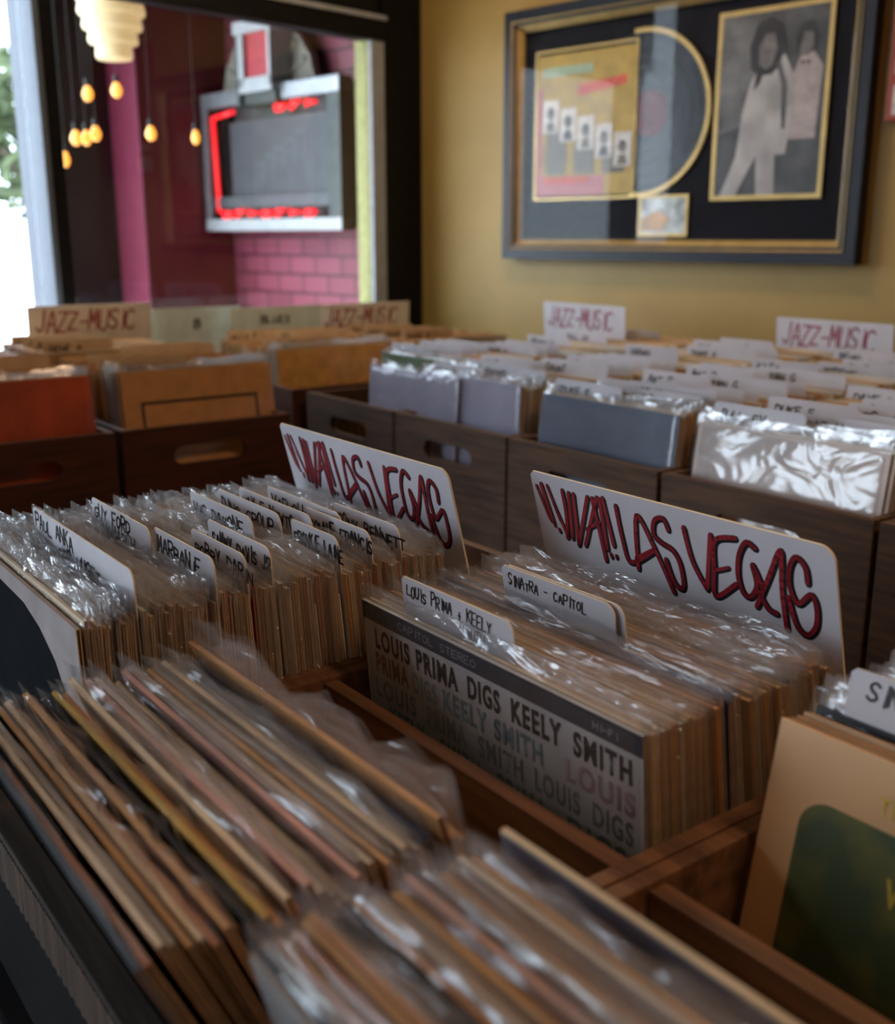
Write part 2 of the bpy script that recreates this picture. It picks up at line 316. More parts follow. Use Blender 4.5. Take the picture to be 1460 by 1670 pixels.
sbox('side_rail', SIL, xl-.01, xl+.028, SY-.01, SY+.05, zb, zt, bev=.003); sbox('side_rail', SGR, xr-.06, xr+.01, SY-.01, SY+.05, zb, zt, bev=.003)
bm = bmesh.new(); ix0, ix1, iz0, iz1 = xl+.13, xr-.065, zb+.13, zt-.11
box(bm, ix0, ix1, SY+.035, SY+.045, iz0, iz1)
for i in range(16):
    z = iz0 + (iz1-iz0)*(i+.5)/16; t = box(bm, ix0, ix1, SY+.026, SY+.036, z-.009, z+.005)
obj('louvre_panel', bm, LOU, s)
bm = bmesh.new(); box(bm, xl+.04, xl+.13, SY+.03, SY+.046, zb+.045, zt-.055); obj('dark_backing', bm, BLK, s)
sbox('grey_ledge', LOU, xl+.03, xr-.06, SY+.0, SY+.04, zb+.085, zb+.13)
bm = bmesh.new(); cyl(bm, (xl+.065, SY+.005, zb+.07), (xl+.048, SY+.005, zt-.09), .0085, n=10); cyl(bm, (xl+.048, SY+.005, zt-.09), (xl+.19, SY+.005, zt-.075), .009, n=10); obj('neon_tube', bm, NEO, s, smooth=True)
def neon_bits(z, x0, x1, n):
    for i in range(n):
        a = x0 + (x1-x0)*i/n; w_ = (x1-x0)/n
        bm = bmesh.new(); k = i % 3
        if k == 0: cyl(bm, (a, SY-.002, z), (a+w_*.7, SY-.002, z), .011, n=8); cyl(bm, (a, SY-.002, z-.014), (a+w_*.5, SY-.002, z-.014), .006, n=8)
        elif k == 1: cyl(bm, (a, SY-.002, z-.014), (a+w_*.6, SY-.002, z+.012), .008, n=8); cyl(bm, (a, SY-.002, z+.008), (a+w_*.4, SY-.002, z+.008), .007, n=8)
        else: cyl(bm, (a, SY-.002, z-.014), (a, SY-.002, z+.014), .007, n=8); cyl(bm, (a, SY-.002, z), (a+w_*.6, SY-.002, z), .009, n=8)
        obj('neon_letter', bm, NEO, s, smooth=True)
neon_bits(zt-.078, xr-.36, xr-.09, 3); neon_bits(zb+.066, xl+.10, xr-.12, 7)
bm = bmesh.new(); cxf = (ony(375, 140, SY+.05)[0] + ony(500, 120, SY+.05)[0])/2; rf = (ony(500, 120, SY+.05)[0] - ony(350, 140, SY+.05)[0])/2
pts = [(cxf + rf*math.cos(PI*i/20)*(1 if i % 2 else .97), zt-.03 + rf*.92*math.sin(PI*i/20)) for i in range(21)]
poly(bm, pts, SY+.05, .03); 
for i in range(1, 20, 2): 
    a = PI*i/20; cyl(bm, (cxf + rf*.3*math.cos(a), SY+.047, zt-.03 + rf*.28*math.sin(a)), (cxf + rf*.92*math.cos(a), SY+.047, zt-.03 + rf*.85*math.sin(a)), .004, .011, n=6)
obj('fan_crest', bm, CRM, s)
mx0, mz1 = ony(396, 45, SY-.02); mx1, _ = ony(449, 45, SY-.02); mz0 = ony(420, 142, SY-.02)[1]
bm = bmesh.new(); bw = .032
box(bm, mx0, mx0+bw, SY-.05, SY+.045, mz0, mz1); box(bm, mx1-bw*.5, mx1, SY-.05, SY+.045, mz0, mz1); box(bm, mx0-.015, mx1+.015, SY-.058, SY+.045, mz1-.03, mz1+.012); box(bm, mx0, mx1, SY-.05, SY+.045, mz0-.02, mz0+.03)
obj('crest_frame', bm, WHT, s); bm = bmesh.new(); box(bm, mx0+bw, mx1-bw*.5, SY-.035, SY+.03, mz0+.03, mz1-.03); obj('red_panel', bm, SRED, s)
bm = bmesh.new(); box(bm, mx0-.02, mx0, SY-.045, SY+.04, mz0-.06, mz1-.02); box(bm, mx0-.02, mx1, SY-.03, SY+.04, mz0-.06, mz0-.02); obj('crest_bracket', bm, SGR, s)

# cream lamp and amber lamp reflections in the pane, modelled as hanging outside
SHD = mat('cream_glass_shade', (.80, .66, .40), .4, noise=.06, emit=(1, .70, .32), es=.55); BUL = mat('amber_bulb', (1, .6, .2), .3, noise=0, emit=(1, .36, .035), es=1.7); CORD = mat('black_cord', (.01, .01, .01), .6, noise=0)
def at_vest(px, py, X): y, z = onx(px, py, X); return RP(X, y, z)
p = at_vest(187, 95, -.45)
t = thing('pendant_lamp', 'cream tiered pendant lampshade hanging at the top left of the window', 'lamp', p, (0, 0, RROT))
bm = bmesh.new(); H0 = 1.0 - (p.z - CAMZ); r0 = .088
prof = []
for i, r in enumerate((.052, .070, .084, .094, .098)):
    z0 = i*.040; prof += [(r*1.02, z0), (r*1.06, z0+.008), (r, z0+.034)]
prof = [(.001, -.004), (.05, -.004)] + prof + [(.06, .205), (.012, .215)]
lathe(bm, prof, 28); obj('lamp_shade', bm, SHD, t, smooth=True)
bm = bmesh.new(); cyl(bm, (0, 0, .21), (0, 0, H0), .004, n=8); obj('lamp_cord', bm, CORD, t)
BL = [(144, 158, 'upper amber bulb left of the lower right cluster, directly under lampshade left half', 1), (191, 152, '', 1), (92, 215, '', .8), (125, 230, '', 1), (142, 230, '', .9), (157, 223, '', 1), (247, 222, '', 1), (108, 265, '', .8), (320, 228, '', .8)]
BLAB = ['amber bulb under the left half of the cream lampshade', 'amber bulb under the right half of the cream lampshade', 'amber bulb nearest the pale window mullion, middle height', 'leftmost amber bulb of the close trio in the dark window',
        'middle amber bulb of the close trio in the dark window', 'rightmost amber bulb of the close trio in the dark window', 'amber bulb in front of the magenta door jamb', 'lowest of the amber bulbs, near the dark window left edge', 'amber bulb closest to the left side of neon sign']
for (px, py, _, k), lab in zip(BL, BLAB):
    p = at_vest(px, py+8, -.5); t = thing('filament_bulb', lab, 'light bulb', p, (0, 0, RROT), 'amber bulbs glowing in the window')
    bm = bmesh.new(); lathe(bm, [(.001, 0), (.010*k, .004), (.0165*k, .016), (.0165*k, .026), (.010*k, .040), (.006, .046)], 14); obj('bulb', bm, BUL, t, smooth=True)  # glowing bulb shape stands in for an indoor lamp reflected in the pane
    bm = bmesh.new(); cyl(bm, (0, 0, .046), (0, 0, .066), .008, n=10); cyl(bm, (0, 0, .066), (0, 0, 1.0-(p.z-CAMZ)), .0009, n=6); obj('socket', bm, CORD, t)  # added socket and cord, not part of the reflection

# street trees beyond the shop window
LEAF = mat('sunlit_leaves', (.055, .085, .03), .6, noise=.4, scale=4); BARK = mat('tree_bark', (.16, .12, .09), .8)
def tree(x, y, h, r, lab):
    t = thing('street_tree', lab, 'tree', RP(x, y, FL-.05), (0, 0, RROT)); rr = random.Random(h*10)
    bm = bmesh.new(); cyl(bm, (0, 0, 0), (0, 0, h*.6), .16, .08, 10)
    for k in range(5): a = k*1.26; cyl(bm, (0, 0, h*.45), (r*.5*math.cos(a), r*.5*math.sin(a), h*.75), .05, .02, 7)
    obj('trunk', bm, BARK, t)
    bm = bmesh.new()
    for k in range(900):
        d = Vector((rr.gauss(0, 1), rr.gauss(0, 1), rr.gauss(0, 1))).normalized()*r*rr.random()**.4; c = Vector((0, 0, h*.8)) + Vector((d.x, d.y, d.z*.8)); q = Matrix.Rotation(rr.uniform(0, 6), 3, d.normalized())
        s_ = rr.uniform(.08, .17); bm.faces.new([bm.verts.new(c + q @ Vector(v)) for v in ((-s_, 0, 0), (0, -s_*.5, .02), (s_, 0, 0), (0, s_*.5, .02))])
    obj('foliage', bm, LEAF, t, recalc=False)
tree(-7.5, 2.35, 2.9, 1.0, 'leafy green street tree beyond the pale window mullion')

# ------------------------------------------------------------------ picture frame on the back wall
PB = mat('black_frame_lacquer', (.018, .020, .030), .4, noise=.1, spec=.3); GOLD = mat('gold_fillet', (.56, .38, .14), .35, .45, noise=.1, scale=20); MATB = mat('black_mat_board', (.010, .010, .014), .7, noise=.1, spec=.1)
fx0, fx1, fz0, fz1 = .405, 1.548, -.068, .648
pf = thing('framed_memorabilia', 'large black and gold frame with album cover, disc and photograph on mustard wall', 'picture frame', RP(0, -.001, 0), (0, 0, RROT))
def frame_ring(name, m, x0, x1, z0, z1, w, yf, yb, inner_drop=0):
    bm = bmesh.new(); o_ = [(x0, z0), (x1, z0), (x1, z1), (x0, z1)]; i_ = [(x0+w, z0+w), (x1-w, z0+w), (x1-w, z1-w), (x0+w, z1-w)]
    A = [bm.verts.new((x, yf, z)) for x, z in o_]; B = [bm.verts.new((x, yf+inner_drop, z)) for x, z in i_]; A2 = [bm.verts.new((x, yb, z)) for x, z in o_]; B2 = [bm.verts.new((x, yb, z)) for x, z in i_]
    for k in range(4):
        j = (k+1) % 4
        for q in ((A[k], A[j], B[j], B[k]), (A[k], A2[k], A2[j], A[j]), (B[k], B[j], B2[j], B2[k]), (A2[k], B2[k], B2[j], A2[j])): bm.faces.new(q)
    return obj(name, bm, m, pf)
frame_ring('frame_moulding', PB, fx0, fx1, fz0, fz1, .042, -.045, 0)
frame_ring('gold_fillet', GOLD, fx0+.03, fx1-.03, fz0+.03, fz1-.03, .028, -.049, -.012, .028)
bm = bmesh.new(); box(bm, fx0+.03, fx1-.03, -.012, -.002, fz0+.03, fz1-.03); obj('mat_board', bm, MATB, pf)
def flat(name, m, pts, y, th=.002, par=None):
    bm = bmesh.new(); poly(bm, pts, y, th); return obj(name, bm, m, par or pf)
def rect(x0, x1, z0, z1): return [(x0, z0), (x1, z0), (x1, z1), (x0, z1)]
def circ(cx, cz, r, n=40, rz=None): return [(cx + r*math.cos(2*PI*i/n), cz + (rz or r)*math.sin(2*PI*i/n)) for i in range(n)]
ax0, ax1, az0, az1 = .522, .872, .118, .515; cxd, czd, rd = .888, .330, .205
VIN = mat('black_vinyl', (.012, .012, .014), .25, noise=0); 
d = flat('record_disc', VIN, circ(cxd, czd, rd*1.04), -.0155, .003)
bm = bmesh.new(); 
for r in (.09, .12, .15, .18):
    for k in range(40): a, b = 2*PI*k/40, 2*PI*(k+1)/40; bm.faces.new([bm.verts.new((cxd + q*math.cos(c), -.0158, czd + q*math.sin(c))) for q, c in ((r, a), (r+.003, a), (r+.003, b), (r, b))])
obj('groove_band', bm, mat('groove_sheen', (.03, .03, .034), .2, noise=0), d)
flat('disc_label', mat('faded_plum_label', (.13, .045, .06), .5, noise=.2), circ(cxd+.03, czd, .06), -.0165, .0008, d)
def ring(name, cx, cz, r, w, a0, a1):
    bm = bmesh.new(); n = 40
    for k in range(n):
        a, b = a0 + (a1-a0)*k/n, a0 + (a1-a0)*(k+1)/n
        for y0, y1 in ((-.021, -.012),):
            q = [bm.verts.new((cx + rr*math.cos(c), y, cz + rr*math.sin(c))) for rr, c in ((r-w, a), (r+w, a), (r+w, b), (r-w, b)) for y in (y0, y1)]
            for f in ((0, 2, 4, 6), (0, 1, 3, 2), (2, 3, 5, 4), (4, 5, 7, 6), (6, 7, 1, 0)): bm.faces.new([q[i] for i in f])
    return obj(name, bm, GOLD, pf)
ring('gold_disc_rim', cxd, czd, rd*1.06, .006, R_(-97), R_(97))
ALB = mat('mustard_album_cover', (.40, .27, .045), .5, noise=.15, scale=20); PNK = mat('pink_border', (.45, .15, .17), .5, noise=.1); SLM = mat('orange_red_print', (.55, .08, .035), .5, noise=.2, scale=50)
WHP = mat('white_print', (.62, .60, .58), .5, noise=.15, scale=60); GRP = mat('grey_print', (.17, .15, .12), .5, noise=.5, scale=90); TEAL = mat('teal_print', (.30, .40, .28), .5, noise=.1); DKP = mat('dark_print', (.05, .045, .05), .5, noise=.4, scale=50)
al = flat('album_cover', ALB, rect(ax0, ax1, az0, az1), -.021, .006)
flat('pink_border', PNK, rect(ax0, ax0+.018, az0, az1-.09), -.0222, .001, al); flat('pink_border', PNK, rect(ax0+.018, ax1-.1, az0, az0+.055), -.0222, .001, al)
flat('teal_strip', TEAL, rect(ax0+.02, ax0+.2, az1-.06, az1-.035), -.0222, .001, al)
flat('title_lettering', SLM, [(ax0+.15, az1-.12), (ax1-.03, az1-.10), (ax1-.03, az1-.075), (ax0+.15, az1-.09)], -.0222, .001, al)
flat('title_lettering', SLM, rect(ax0+.03, ax0+.2, az0+.035, az0+.052), -.0232, .001, al)
for i in range(5):
    x = ax0+.022+i*.066; z = az1-.155-i*.026
    c = flat('portrait_card', WHP, rect(x, x+.058, z-.062, z+.03), -.0225-.0006*i, .001, al)
    flat('portrait_hair', DKP, circ(x+.029, z-.008, .014, 14, .018), -.0232-.0006*i, .0006, c); flat('portrait_face', GRP, circ(x+.029, z-.014, .009, 12, .012), -.0238-.0006*i, .0006, c); flat('portrait_coat', DKP if i % 2 else GRP, [(x+.010, z-.058), (x+.048, z-.058), (x+.040, z-.03), (x+.018, z-.03)], -.0232-.0006*i, .0006, c)
for i, (h0, h1) in enumerate(((.06, .205), (.06, .155), (.06, .125))): 
    x = ax0+.035+i*.105; flat('text_column', GRP, rect(x, x+.075, az0+h0, az0+h1), -.0222, .001, al)
frame_ring('gold_cover_rim', GOLD, ax0-.012, ax1+.004, az0-.012, az1+.014, .006, -.0205, -.012)
px0, px1, pz0, pz1 = 1.135, 1.425, .105, .545
frame_ring('gold_photo_rim', GOLD, px0-.012, px1+.012, pz0-.012, pz1+.012, .012, -.02, -.012)
PG = mat('grey_photo_paper', (.07, .07, .075), .4, noise=.5, scale=9); PS = mat('pale_suit_print', (.42, .40, .40), .45, noise=.2, scale=12); PH = mat('dark_hair_print', (.02, .02, .022), .5, noise=.3); PF = mat('face_print', (.15, .14, .14), .5, noise=.25, scale=40)
ph = flat('photo_print', PG, rect(px0, px1, pz0, pz1), -.018, .004)
def PX(pts): return [(px0 + a*(px1-px0), pz0 + b*(pz1-pz0)) for a, b in pts]
flat('photo_back_wall', mat('photo_wall_print', (.14, .14, .145), .5, noise=.4, scale=14), PX([(.0, 1), (0, .35), (.3, .4), (.35, 1)]), -.0187, .0006, ph)
flat('photo_second_suit', mat('pale_rose_suit_print', (.42, .36, .36), .5, noise=.15), PX([(.66, .30), (.94, .30), (.97, .68), (.88, .76), (.76, .74), (.68, .62)]), -.019, .0006, ph)
flat('photo_second_head', PF, PX([(.76, .75), (.74, .82), (.79, .87), (.86, .86), (.88, .79), (.83, .74)]), -.0194, .0004, ph)
flat('photo_second_hair', PH, PX([(.73, .75), (.70, .84), (.76, .92), (.87, .92), (.92, .84), (.90, .76), (.87, .80), (.86, .86), (.78, .87), (.76, .80)]), -.0197, .0004, ph)
flat('photo_bow_tie', PH, PX([(.77, .695), (.77, .72), (.81, .708), (.85, .72), (.85, .695), (.81, .706)]), -.0197, .0004, ph)
flat('photo_front_suit', PS, PX([(.06, .0), (.20, .22), (.24, .45), (.30, .62), (.40, .74), (.62, .76), (.70, .66), (.72, .40), (.68, .22), (.58, .22), (.60, 0), (.42, 0), (.40, .22), (.22, 0)]), -.0199, .0006, ph)
flat('photo_front_hair', PH, PX([(.30, .70), (.28, .82), (.34, .93), (.46, .97), (.58, .93), (.62, .82), (.57, .70), (.50, .66), (.38, .66)]), -.0203, .0004, ph)
flat('photo_front_head', PF, PX([(.38, .72), (.37, .82), (.43, .88), (.51, .88), (.54, .80), (.50, .71), (.44, .69)]), -.0207, .0004, ph)
flat('photo_lapel', PH, PX([(.36, .70), (.34, .58), (.40, .62), (.44, .70)]), -.0205, .0004, ph)
flat('photo_sleeve_fold', PG, PX([(.54, .72), (.60, .60), (.63, .36), (.66, .36), (.66, .60), (.58, .73)]), -.0205, .0004, ph)
pq = flat('plaque', mat('plaque_print', (.52, .58, .60), .3, noise=.5, scale=22), rect(.905, 1.05, .008, .104), -.018, .004)
flat('plaque_print_patch', mat('plaque_orange', (.55, .33, .16), .4, noise=.3), [(.91, .015), (.98, .015), (1.0, .05), (.96, .07), (.91, .05)], -.0186, .0005, pq)
frame_ring('gold_plaque_rim', GOLD, .897, 1.058, 0, .112, .008, -.02, -.012)
bm = bmesh.new(); box(bm, fx0+.05, fx1-.05, -.031, -.029, fz0+.05, fz1-.05); obj('glass', bm, PICGLASS, pf)
# red poster cut by the right edge of the photo
rp = thing('framed_poster', 'red poster at the right edge, beside the black and gold frame', 'poster', RP(0, -.001, 0), (0, 0, RROT))
bm = bmesh.new(); bevelled(bm, 1.585, 2.05, -.03, 0, .262, .80, .004); obj('poster_board', bm, mat('poster_red', (.30, .035, .008), .5, noise=.2, scale=8), rp)
bm = bmesh.new(); box(bm, 1.600, 1.72, -.032, -.03, .275, .34); box(bm, 1.600, 1.70, -.032, -.03, .365, .395); obj('white_print_patch', bm, WHP, rp)

# ------------------------------------------------------------------ records
LW = .315
def album_mesh(color, th=.003, low=False, name='cover'):
    m = MATS['cover_' + color]; bm = bmesh.new(); h = LW/2
    if low: box(bm, -h, h, -th/2, th/2, 0, LW, 0)
    else:
        b = .00075
        box(bm, -h, h, -th/2, -th/2+b, 0, LW, 0); box(bm, -h, h, th/2-b, th/2, 0, LW, 0)
        box(bm, -h, -h+.001, -th/2, th/2, 0, LW, 1); box(bm, -h, h, -th/2, th/2, 0, .001, 1); box(bm, -h+.001, h-.001, -th/2+b, th/2-b, LW-.0012, LW-.0004, 0)
        box(bm, -h+.002, h-.0035, -th/2+.0011, th/2-.0011, .002, LW-.003, 2)
    fix(bm)
    for f in bm.faces:
        if f.material_index == 0 and abs(f.normal.x) > .5: f.material_index = 1
    return mesh_of(name, bm, [m, EDGE, SLIT], recalc=False)
def bag_mesh(seed, th=.003, amp=1.0, hi=.009, m=None):
    r = random.Random(seed); nx = 20; zs = [0, .10, .20, .27, .298, .310, .3165, .3165+hi*.5, .3165+hi]
    ph_ = [r.uniform(0, 6.28) for _ in range(8)]; fq = [r.uniform(8, 90) for _ in range(8)]
    def wv(x, k): return .5*math.sin(fq[k]*x + ph_[k]) + .35*math.sin(fq[k+1]*x*1.7 + ph_[k+1]) + .25*math.sin(fq[k+2]*2.3*x + ph_[k+2])
    bend = r.uniform(.0, 1.0)*.0036*amp; bm = bmesh.new(); g = []
    for side in (-1, 1):
        rows = []
        for z in zs:
            row = []
            for i in range(nx+1):
                x = -.1615 + .323*i/nx; e = max(0, (z-.29)/.03)
                y = side*(th/2 + .0005) + side*.0004*amp*wv(x, 0 if side < 0 else 3)*(.3 + e)
                if z > .312: y = side*(th/2+.0004)*(1-(z-.312)/(hi+.006)*.5) + bend*e + .0016*amp*wv(x, 4)*e + side*.0006*amp*wv(x, 1)
                zz = z + (.0030*amp*wv(x, 2) + 0.0006*r.uniform(-1, 1) if z > .32 else 0)
                if i in (0, nx): y *= .4
                row.append(bm.verts.new((x, y, zz)))
            rows.append(row)
        for a, b in zip(rows, rows[1:]):
            for i in range(nx): bm.faces.new((a[i], a[i+1], b[i+1], b[i]))
        g.append(rows)
    for i in (0, nx):
        for k in range(len(zs)-1): bm.faces.new((g[0][k][i], g[0][k+1][i], g[1][k+1][i], g[1][k][i]))
    return mesh_of('plastic_bag', bm, m or BAG, smooth=True)
COVERS = {(c, t): album_mesh(c, t) for c in COLORS for t in (.0026, .0034)}
CRINK = [bag_mesh(300+s_*7, .0034, 1.5, .0115, BAGC) for s_ in range(7)]
BAGS = {t: [bag_mesh(s_*10 + int(t*1e4), t) for s_ in range(7)] for t in (.0026, .0034)}
LOWC = {c: album_mesh(c, .003, True, 'record_album') for c in COLORS}
ORD = ['first', 'second', 'third', 'fourth', 'fifth', 'sixth', 'seventh', 'eighth', 'ninth', 'tenth', 'eleventh', 'twelfth', 'thirteenth', 'fourteenth', 'fifteenth', 'sixteenth', 'seventeenth', 'eighteenth', 'nineteenth', 'twentieth']
def place(root, frame, width_c, depth, ztop, lean, H=LW, roll=0):
    db = depth + H*math.sin(lean); zb_ = ztop - H*math.cos(lean)
    if frame == 'T': root.location = T(width_c, db, zb_); rz = TROT
    else: root.location = T(-db, width_c, zb_); rz = LROT
    root.rotation_euler = (lean, roll, rz)
def album(label, group, color, frame, wc, depth, ztop, lean, th=.003, roll=0, bag=True, name='record_album', bagmesh=None):
    th = .0026 if th < .003 else .0034
    t = thing(name, label, 'record', group=group); place(t, frame, wc, depth, ztop, lean, roll=roll)
    c = obj('cover', COVERS[(color, th)], None, t)
    if bag: obj('plastic_bag', bagmesh or random.choice(BAGS[th]), None, t)
    return t, c
rnd = random.Random(21)
def pick(weights):
    ks = list(weights); return rnd.choices(ks, [weights[k] for k in ks])[0]
MIXB = {'tan': 6, 'cream': 5, 'white': 5, 'brown': 2, 'black': 1, 'grey': 1.5, 'orange': 1, 'pink': 1, 'navy': .4, 'red': .4, 'yellow': .5}

# --- tab divider cards
def tab_pts(x0, x1, top, base=.0, W_=.305, r=.010, low=.30):
    """outline of a full-width card whose upper edge carries one raised tab from x0 to x1"""
    h = W_/2; pts = [(-h, base), (h, base), (h, low)]
    def arc(cx, cz, a0, a1, n=6): return [(cx + r*math.cos(a0 + (a1-a0)*i/n), cz + r*math.sin(a0 + (a1-a0)*i/n)) for i in range(n+1)]
    x1 = min(x1, h-.0005); x0 = max(x0, -h+.0005)
    pts += [(x1, low)] + arc(x1-r, top-r, 0, PI/2) + arc(x0+r*.5, top-r*.5, PI/2, PI)[:] if False else [(x1, low)] + arc(x1-r, top-r, 0, PI/2) + [(x0+.003, top), (x0, top-.003), (x0, low), (-h, low)]
    return pts
def divider(label, group, frame, x0, x1, depth, ztop, lean, lines, wc, pen=.0021, m=None, top=.345, h=.009, lw=.0062, lo=.298):
    t = thing('divider_card', label, 'divider card', group=group); place(t, frame, wc, depth, ztop, lean, H=top)
    bm = bmesh.new(); poly(bm, tab_pts(x0, x1, top, low=lo), -.0006, .0012, 0, 1); obj('card', bm, [m or CARD, CARDEDGE], t)
    if lines:
        bm = bmesh.new()
        for (s_, x, z) in lines: write(bm, s_, x, top-z-h, h, lw, pen, -.0010, jit=.12, slant=.15)
        obj('handwriting', bm, INK, t, recalc=False)
    return t

# --- the three browser bins (columns) on a table
TT = -.60   # table top, relative to the camera
tb = thing('display_table', 'dark wooden table under the nearest record bins', 'table', T(0, 0, 0), (0, 0, TROT))
bm = bmesh.new(); bevelled(bm, -.42, .74, -.30, .36, TT-.035, TT, .004); obj('table_top', bm, BLK, tb)
for u in (-.39, .71):
    for v in (-.27, .33): bm = bmesh.new(); bevelled(bm, u-.025, u+.025, v-.025, v+.025, FL, TT-.035, .003); obj('leg', bm, BLK, tb)
def bin_unit(u0, u1, label, divide):
    t = thing('record_bin', label, 'record bin', T(0, 0, 0), (0, 0, TROT), 'wooden record bins on the near table'); w_ = .012; zt_ = -.355; zb_ = TT
    def pc(n, m, *b, bev=.0015):
        bm = bmesh.new(); bevelled(bm, *b, bev); return obj(n, bm, m, t)
    pc('side_panel', WB, u0, u0+w_, -.25, .318, zb_, zt_); pc('side_panel', WB, u1-w_, u1, -.25, .318, zb_, zt_)
    pc('back_panel', WD, u0+w_, u1-w_, .306, .318, zb_, zt_); pc('bottom_panel', WD, u0+w_, u1-w_, -.25, .306, zb_, zb_+.008)
    pc('front_panel', BLK, u0, u1, -.268, -.25, zb_, -.43)
    if divide: pc('divider_panel', WB, u0+w_, u1-w_, -.036, -.022, zb_+.008, zt_-.004)
    return t
bin_unit(-.377, -.0205, 'left record bin, one long row with many white tabs', False)
bin_unit(-.0185, .3425, 'middle record bin with leaning bagged records in front of the divider', True)
bin_unit(.3445, .7055, 'right record bin holding the tan and green album', True)
fs = thing('front_ledge', 'grey brown ledge strip with plywood edge along the bin fronts', 'ledge', T(0, 0, 0), (0, 0, TROT))
bm = bmesh.new(); bevelled(bm, -.42, .74, -.288, -.2685, -.436, -.43, .0012); obj('ledge_top', bm, STRIP, fs)
bm = bmesh.new(); box(bm, -.42, .74, -.2865, -.2685, -.476, -.436)
for i in range(190): box(bm, -.42+i*.0061, -.42+i*.0061+.0042, -.2880, -.2865, -.476 + .002*(i % 2), -.438)
obj('plywood_face', bm, PLY, fs)
bm = bmesh.new(); box(bm, -.42, .74, -.280, -.2685, TT, -.476); obj('ledge_apron', bm, BLK, fs)

# Row in the left bin
TABS = [  # x0, x1 (u), v, lines
 (-.290, -.030, -.178, [('PAUL ANKA', -.094, .006), ('DEB HUGET', -.030, .021)], .352),
 (-.302, -.155, -.119, [('GUY FORD', -.106, .005), ('BIOMARCH', -.092, .019)], .350),
 (-.160, -.030, -.113, [('MARBANIE', .036, .009)], .345),
 (-.143, -.020, -.086, [('BOBBY DARIN', .053, .009)], .346),
 (-.157, -.026, -.064, [('SAMMY DAVIS JR', .040, .009)], .346),
 (-.278, -.142, -.028, [('VIC DAMONE', -.082, .009)], .352),
 (-.262, -.132, -.005, [('DINO GROUP', -.066, .009)], .350),
 (-.120, -.014, .000, [('FRANKIE LAINE', .074, .009)], .347),
 (-.256, -.110, .015, [('WAYNE NEWTON', -.06, .009)], .350),
 (-.150, -.022, .032, [('CONNIE FRANCIS', .046, .009)], .347),
 (-.243, -.10, .040, [('VARIOUS', -.046, .009)], .350),
 (-.150, -.018, .062, [('TONY BENNETT', .045, .009)], .348)]
WC1 = -.19
tabs_v = [t[2] for t in TABS]
for i, (a, b, v, lines, top) in enumerate(TABS):
    lab = {0: 'largest white tab card in the left bin, nearest its front', 1: 'white tab card with two written lines, second tab in the left bin'}.get(i, '%s white tab card counting from the front of the left bin' % ORD[i])
    ln = R_(1 + 7*max(0, (v+.15)/.25)); h_ = .0105 if i < 2 else .0095
    divider(lab, 'white tab cards in the left bin', 'T', a-WC1, b-WC1, v, -.245 + (.002 if i < 2 else 0) - .002*(i % 2), ln, lines, WC1, h=h_*(1.15 if i < 2 else 1.3), lw=min(.0088, (.088 if i == 7 else .112)/max(len(q[0]) for q in lines)/1.3), top=top)
def seg(v, vs_, where):
    n = sum(1 for q in vs_ if q < v)
    return n
cnt = {}
v = -.222
i = 0
while v < .105:
    if all(abs(v-q) > .0019 for q in tabs_v):
        n = seg(v, tabs_v, 0); cnt[n] = cnt.get(n, 0) + 1
        col = pick(MIXB); th = rnd.choice((.0026, .0026, .0034))
        if i > 0:
            where = 'in front of the largest tab of the left bin' if n == 0 else 'behind %s tab of the left bin' % ORD[n-1]
            lab = '%s record in clear bag, %s %s' % (col, ORD[cnt[n]-1], where)
            ln = R_(.5 + 7*max(0, (v+.15)/.25) + rnd.uniform(-.4, .4))
            album(lab, 'records in the left bin', col, 'T', WC1 + rnd.uniform(-.003, .003) - .02*(0 if v > -.1 else 0), v, -.276 + rnd.uniform(-.0035, .003), ln, th, R_(rnd.uniform(-.35, .35)), bagmesh=rnd.choice(CRINK))
        else:
            front_left_v = v
    v += rnd.uniform(.0040, .0049); i += 1
# front record of the left bin: black round shape on a greyish white cover
t = thing('record_album', 'front record of the left bin, big black shape on white cover', 'record', group='records in the left bin'); place(t, 'T', WC1, front_left_v-.002, -.277, R_(1))
cm = album_mesh('white', .0034, name='cover'); cm.materials[0] = mat('greyish_rose_cover', (.34, .295, .29), .7, noise=.1, spec=.2)
c = obj('cover', cm, None, t)
bm = bmesh.new(); poly(bm, [(-.157, .02), (.122, .02), (.129, .10), (.130, .15), (.128, .21), (.118, .245), (.095, .270), (.06, .288), (.02, .298), (-.157, .304)], -.0019, .0002); obj('black_print', bm, mat('soft_black_print', (.008, .009, .012), .9, noise=.2, spec=.05), c)
bm = bmesh.new()
for z in (.255, .24, .21): write(bm, 'MONO', .135, z, .006, .004, .0008, -.0021)
obj('small_print', bm, mat('grey_small_print', (.20, .19, .2), .5, noise=0), c, recalc=False)

